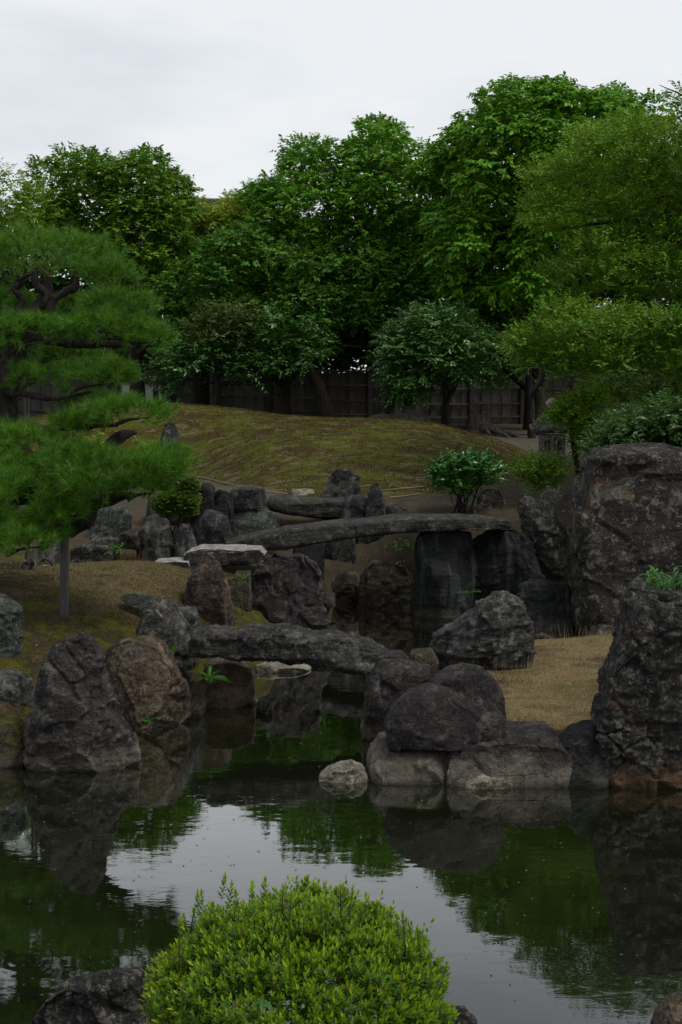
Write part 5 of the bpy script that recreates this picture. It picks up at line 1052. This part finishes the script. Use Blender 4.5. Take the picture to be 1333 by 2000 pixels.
# ------------------------------------------------------------------ ground cover
def sample(poly, n, sd):
    rg = np.random.default_rng(sd); P = np.asarray(poly, float); lo, hi = P.min(0), P.max(0); o = []
    while sum(map(len, o)) < n:
        q = rg.uniform(lo, hi, (n * 2, 2)); o.append(q[inpoly(q[:, 0], q[:, 1], P)])
    return np.concatenate(o)[:n]
def blade_mat(name, cols, patch=None, sc=1.1):
    t = NT(name); g = t.n('NewGeometry'); st = t.n('Mapping', Vector=g.outputs['Position']); st.inputs['Scale'].default_value = (1.0, 1.6, 1.0)
    n1 = t.noise(st.outputs[0], 1.1, 5, .62, .5); n2 = t.noise(g.outputs['Position'], 6.0, 5, .62)
    k = t.math('ADD', t.math('MULTIPLY', n1, .6), t.math('MULTIPLY', n2, .4)); r = g.outputs['Random Per Island']
    kk = t.math('ADD', t.rng(k, .40, .60, 0, .65), t.math('MULTIPLY', r, .35))
    ramp = t.n('ValToRGB', Fac=kk); e = ramp.color_ramp.elements; e[0].position = .15; e[0].color = (*cols[0], 1); e[1].position = .85; e[1].color = (*cols[2], 1); q = e.new(.5); q.color = (*cols[1], 1)
    c = ramp.outputs[0]
    if patch: c = t.mix(t.math('MULTIPLY', t.rng(n1, .56, .64), .85), c, patch)
    p = t.n('BsdfPrincipled', Base__Color=c, Roughness=.8, Specular__IOR__Level=.15); tr = t.n('BsdfTranslucent', Color=c)
    return t.out(t.n('MixShader', Fac=.25, i1=p.outputs[0], i2=tr.outputs[0]).outputs[0])
def cover(name, label, poly, n, L, W, lean, mat, sd, keep=None):
    q = sample(poly, n, sd); z = ground_z(q[:, 0], q[:, 1]); ok = z > .10
    if keep is not None: ok &= keep(q)
    q, z = q[ok], z[ok]; p = np.c_[q, z - .004]; a = rnd3(len(p)) * lean + (0, 0, 1)
    v, f = needles(p, a, L * rng.uniform(.5, 1.3, len(p)), W)
    o = obj(name, mesh_np(name, v, f), mat, kind='stuff'); o['label'] = label; o['category'] = 'ground cover'
M_DRY = blade_mat('dry_grass', ((.14, .10, .05), (.30, .25, .13), (.19, .155, .065)), patch=(.115, .125, .02))
M_MOSS = blade_mat('moss_tufts', ((.14, .10, .05), (.055, .040, .016), (.105, .11, .010)))
M_MND = blade_mat('mound_moss_tufts', ((.058, .033, .011), (.060, .048, .009), (.095, .105, .008)))
cover('dry_grass', 'short dry tan grass covering the island', [(.6, 10.1), (.5, 11.5), (1.2, 13.3), (3.3, 13.7), (5, 13.5), (5, 10)], 90000, .024, .005, 1.3, M_DRY, 1)
BANK = [(-5.5, 10.3), (-2.7, 10.5), (-1.6, 10.8), (-1.2, 12), (-1.1, 13.5), (-1.2, 15.5), (-2, 16.2), (-6, 16.2)]
cover('bank_moss', 'brown and yellow-green moss tufts on the left bank', BANK, 90000, .026, .007, 1.3, M_MOSS, 2)
cover('lawn_grass', 'dry straw grass on the flat lawn above the left bank', LAWN, 40000, .032, .006, 1.3, M_DRY, 4)
cover('mound_moss', 'olive and brown moss tufts on the rounded mound', MOUND, 75000, .036, .013, 1.6, M_MND, 3)
# loose stalks at the island's back rim and by the rocks
q = np.r_[sample([(1.7, 13.2), (3.2, 13.2), (3.2, 13.75), (1.7, 13.75)], 130, 5), sample([(1.0, 11.7), (1.9, 11.9), (1.7, 12.15), (1.0, 11.95)], 80, 6)]
v, f = needles(np.c_[q, ground_z(q[:, 0], q[:, 1])], rnd3(len(q)) * .25 + (0, 0, 1), rng.uniform(.06, .22, len(q)), .005)
o = obj('grass_stalks', mesh_np('grass_stalks', v, f), M_DRY, kind='stuff'); o['label'] = 'thin dry stalks along the back rim of the island'; o['category'] = 'grass'
# wiry tufts among the far rocks
def tuft(label, px, py, Y, n, L, mat, sp=.09):
    b = at(px, py, Y); b[2] = gz(b[0], b[1]); r = thing('grass_tuft', label, 'grass tuft', 'grass tufts'); r.location = b
    p = rng.normal(size=(n, 3)) * (sp, sp, 0); v, f = needles(p, rnd3(n) * .6 + (0, 0, .7), L * rng.uniform(.5, 1.2, n), .008); obj('blades', mesh_np('blades', v, f), mat, r, kind='stuff')
tuft('wiry grey-green tuft beside the long low boulder', 252, 1095, 16.2, 260, .2, M_MOSS)
tuft('dry tuft before the narrow leaning grey rock', 318, 1094, 16.3, 120, .16, M_MOSS)
tuft('dry grass tuft on top of the rust-brown channel rock', 790, 1102, 18.9, 200, .12, M_DRY, .2)
tuft('straggly tuft at the water line by the mossy grey-green rock', 655, 1172, 17.7, 160, .14, M_DRY, .12)
TUFT = ['grass tuft at the right foot of the big layered island rock', 'grass tuft behind the right end of the lower front boulder', 'grass tuft behind the middle of the wide flat-topped rock',
        'grass tuft behind the right end of the wide flat-topped rock', 'grass tuft above the wedged black-green rock', 'grass tuft against the craggy rock, halfway back on the island',
        'grass tuft against the craggy rock at the back of the island', 'grass tuft before the small rounded brown rock at the back rim']
for k, (px, py) in enumerate(((990, 1335), (1010, 1410), (1060, 1425), (1110, 1432), (1150, 1400), (1165, 1340), (1175, 1290), (1040, 1300))):
    h_ = hit(px, py, 9); r = thing('grass_tuft', TUFT[k], 'grass tuft', 'grass tufts around the island'); r.location = h_
    p = rng.normal(size=(110, 3)) * (.12, .07, 0); v, f = needles(p, rnd3(110) * .7 + (0, 0, .8), rng.uniform(.03, .10, 110), .005); obj('blades', mesh_np('blades', v, f), M_DRY if k % 3 else M_MOSS, r, kind='stuff')
# fallen leaves and pebbles
def litter(name, label, poly, n, sz, mat, sd, water=False):
    q = sample(poly, n, sd); z = ground_z(q[:, 0], q[:, 1]); ok = (z < -.05) if water else (z > .1); q, z = q[ok], z[ok]
    p = np.c_[q, np.full(len(q), .003) if water else z + .018]
    a = rnd3(len(p)) * (1, 1, .0 if water else .35); s = sz * rng.uniform(.4, 1.3, len(p))
    v, f = leaves(p, a, np.array((0, 0, 1.0)) + rnd3(len(p)) * (.02 if water else .35), s, s * .5, fold=.02)
    o = obj(name, mesh_np(name, v, f), mat, kind='stuff'); o['label'] = label; o['category'] = 'leaf litter'
M_LITTER = leaf_mat('fallen_leaf', ((.14, .07, .03), (.22, .14, .06), (.34, .28, .16)), gloss=.3, odd=(.45, .42, .36), oddp=.15)
M_FLOAT = leaf_mat('floating_fleck', ((.05, .045, .03), (.12, .11, .07), (.30, .30, .24)), gloss=.3)
litter('fallen_leaves', 'scattered fallen leaves on the left bank and lawn', BANK, 420, .035, M_LITTER, 11)
litter('fallen_leaves', 'brown fallen leaves on the soil of the far bank', [(-2, 17), (4.5, 16.8), (5, 22), (-3, 23)], 1300, .05, M_LITTER, 12)
litter('fallen_leaves', 'few fallen leaves on the moss mound', MOUND, 160, .05, M_LITTER, 13)
litter('fallen_leaves', 'leaf litter on the dry island grass', [(.6, 10.1), (.5, 11.5), (1.2, 13.3), (3.3, 13.7), (4, 10)], 500, .022, M_LITTER, 14)
litter('fallen_leaves', 'leaves lying under the trees along the fence', [(-6, 31), (6, 31), (6, 39), (-6, 39)], 900, .07, M_LITTER, 15)
litter('floating_leaves', 'tiny leaves and flecks floating on the pond', [(-3, 6), (3, 6), (3.5, 9.3), (-2.4, 10)], 320, .020, M_FLOAT, 16, True)
litter('floating_leaves', 'flecks floating on the dark channel water', [(-.8, 10), (.2, 10), (1.5, 14.5), (.5, 17), (-.5, 14)], 170, .022, M_FLOAT, 17, True)
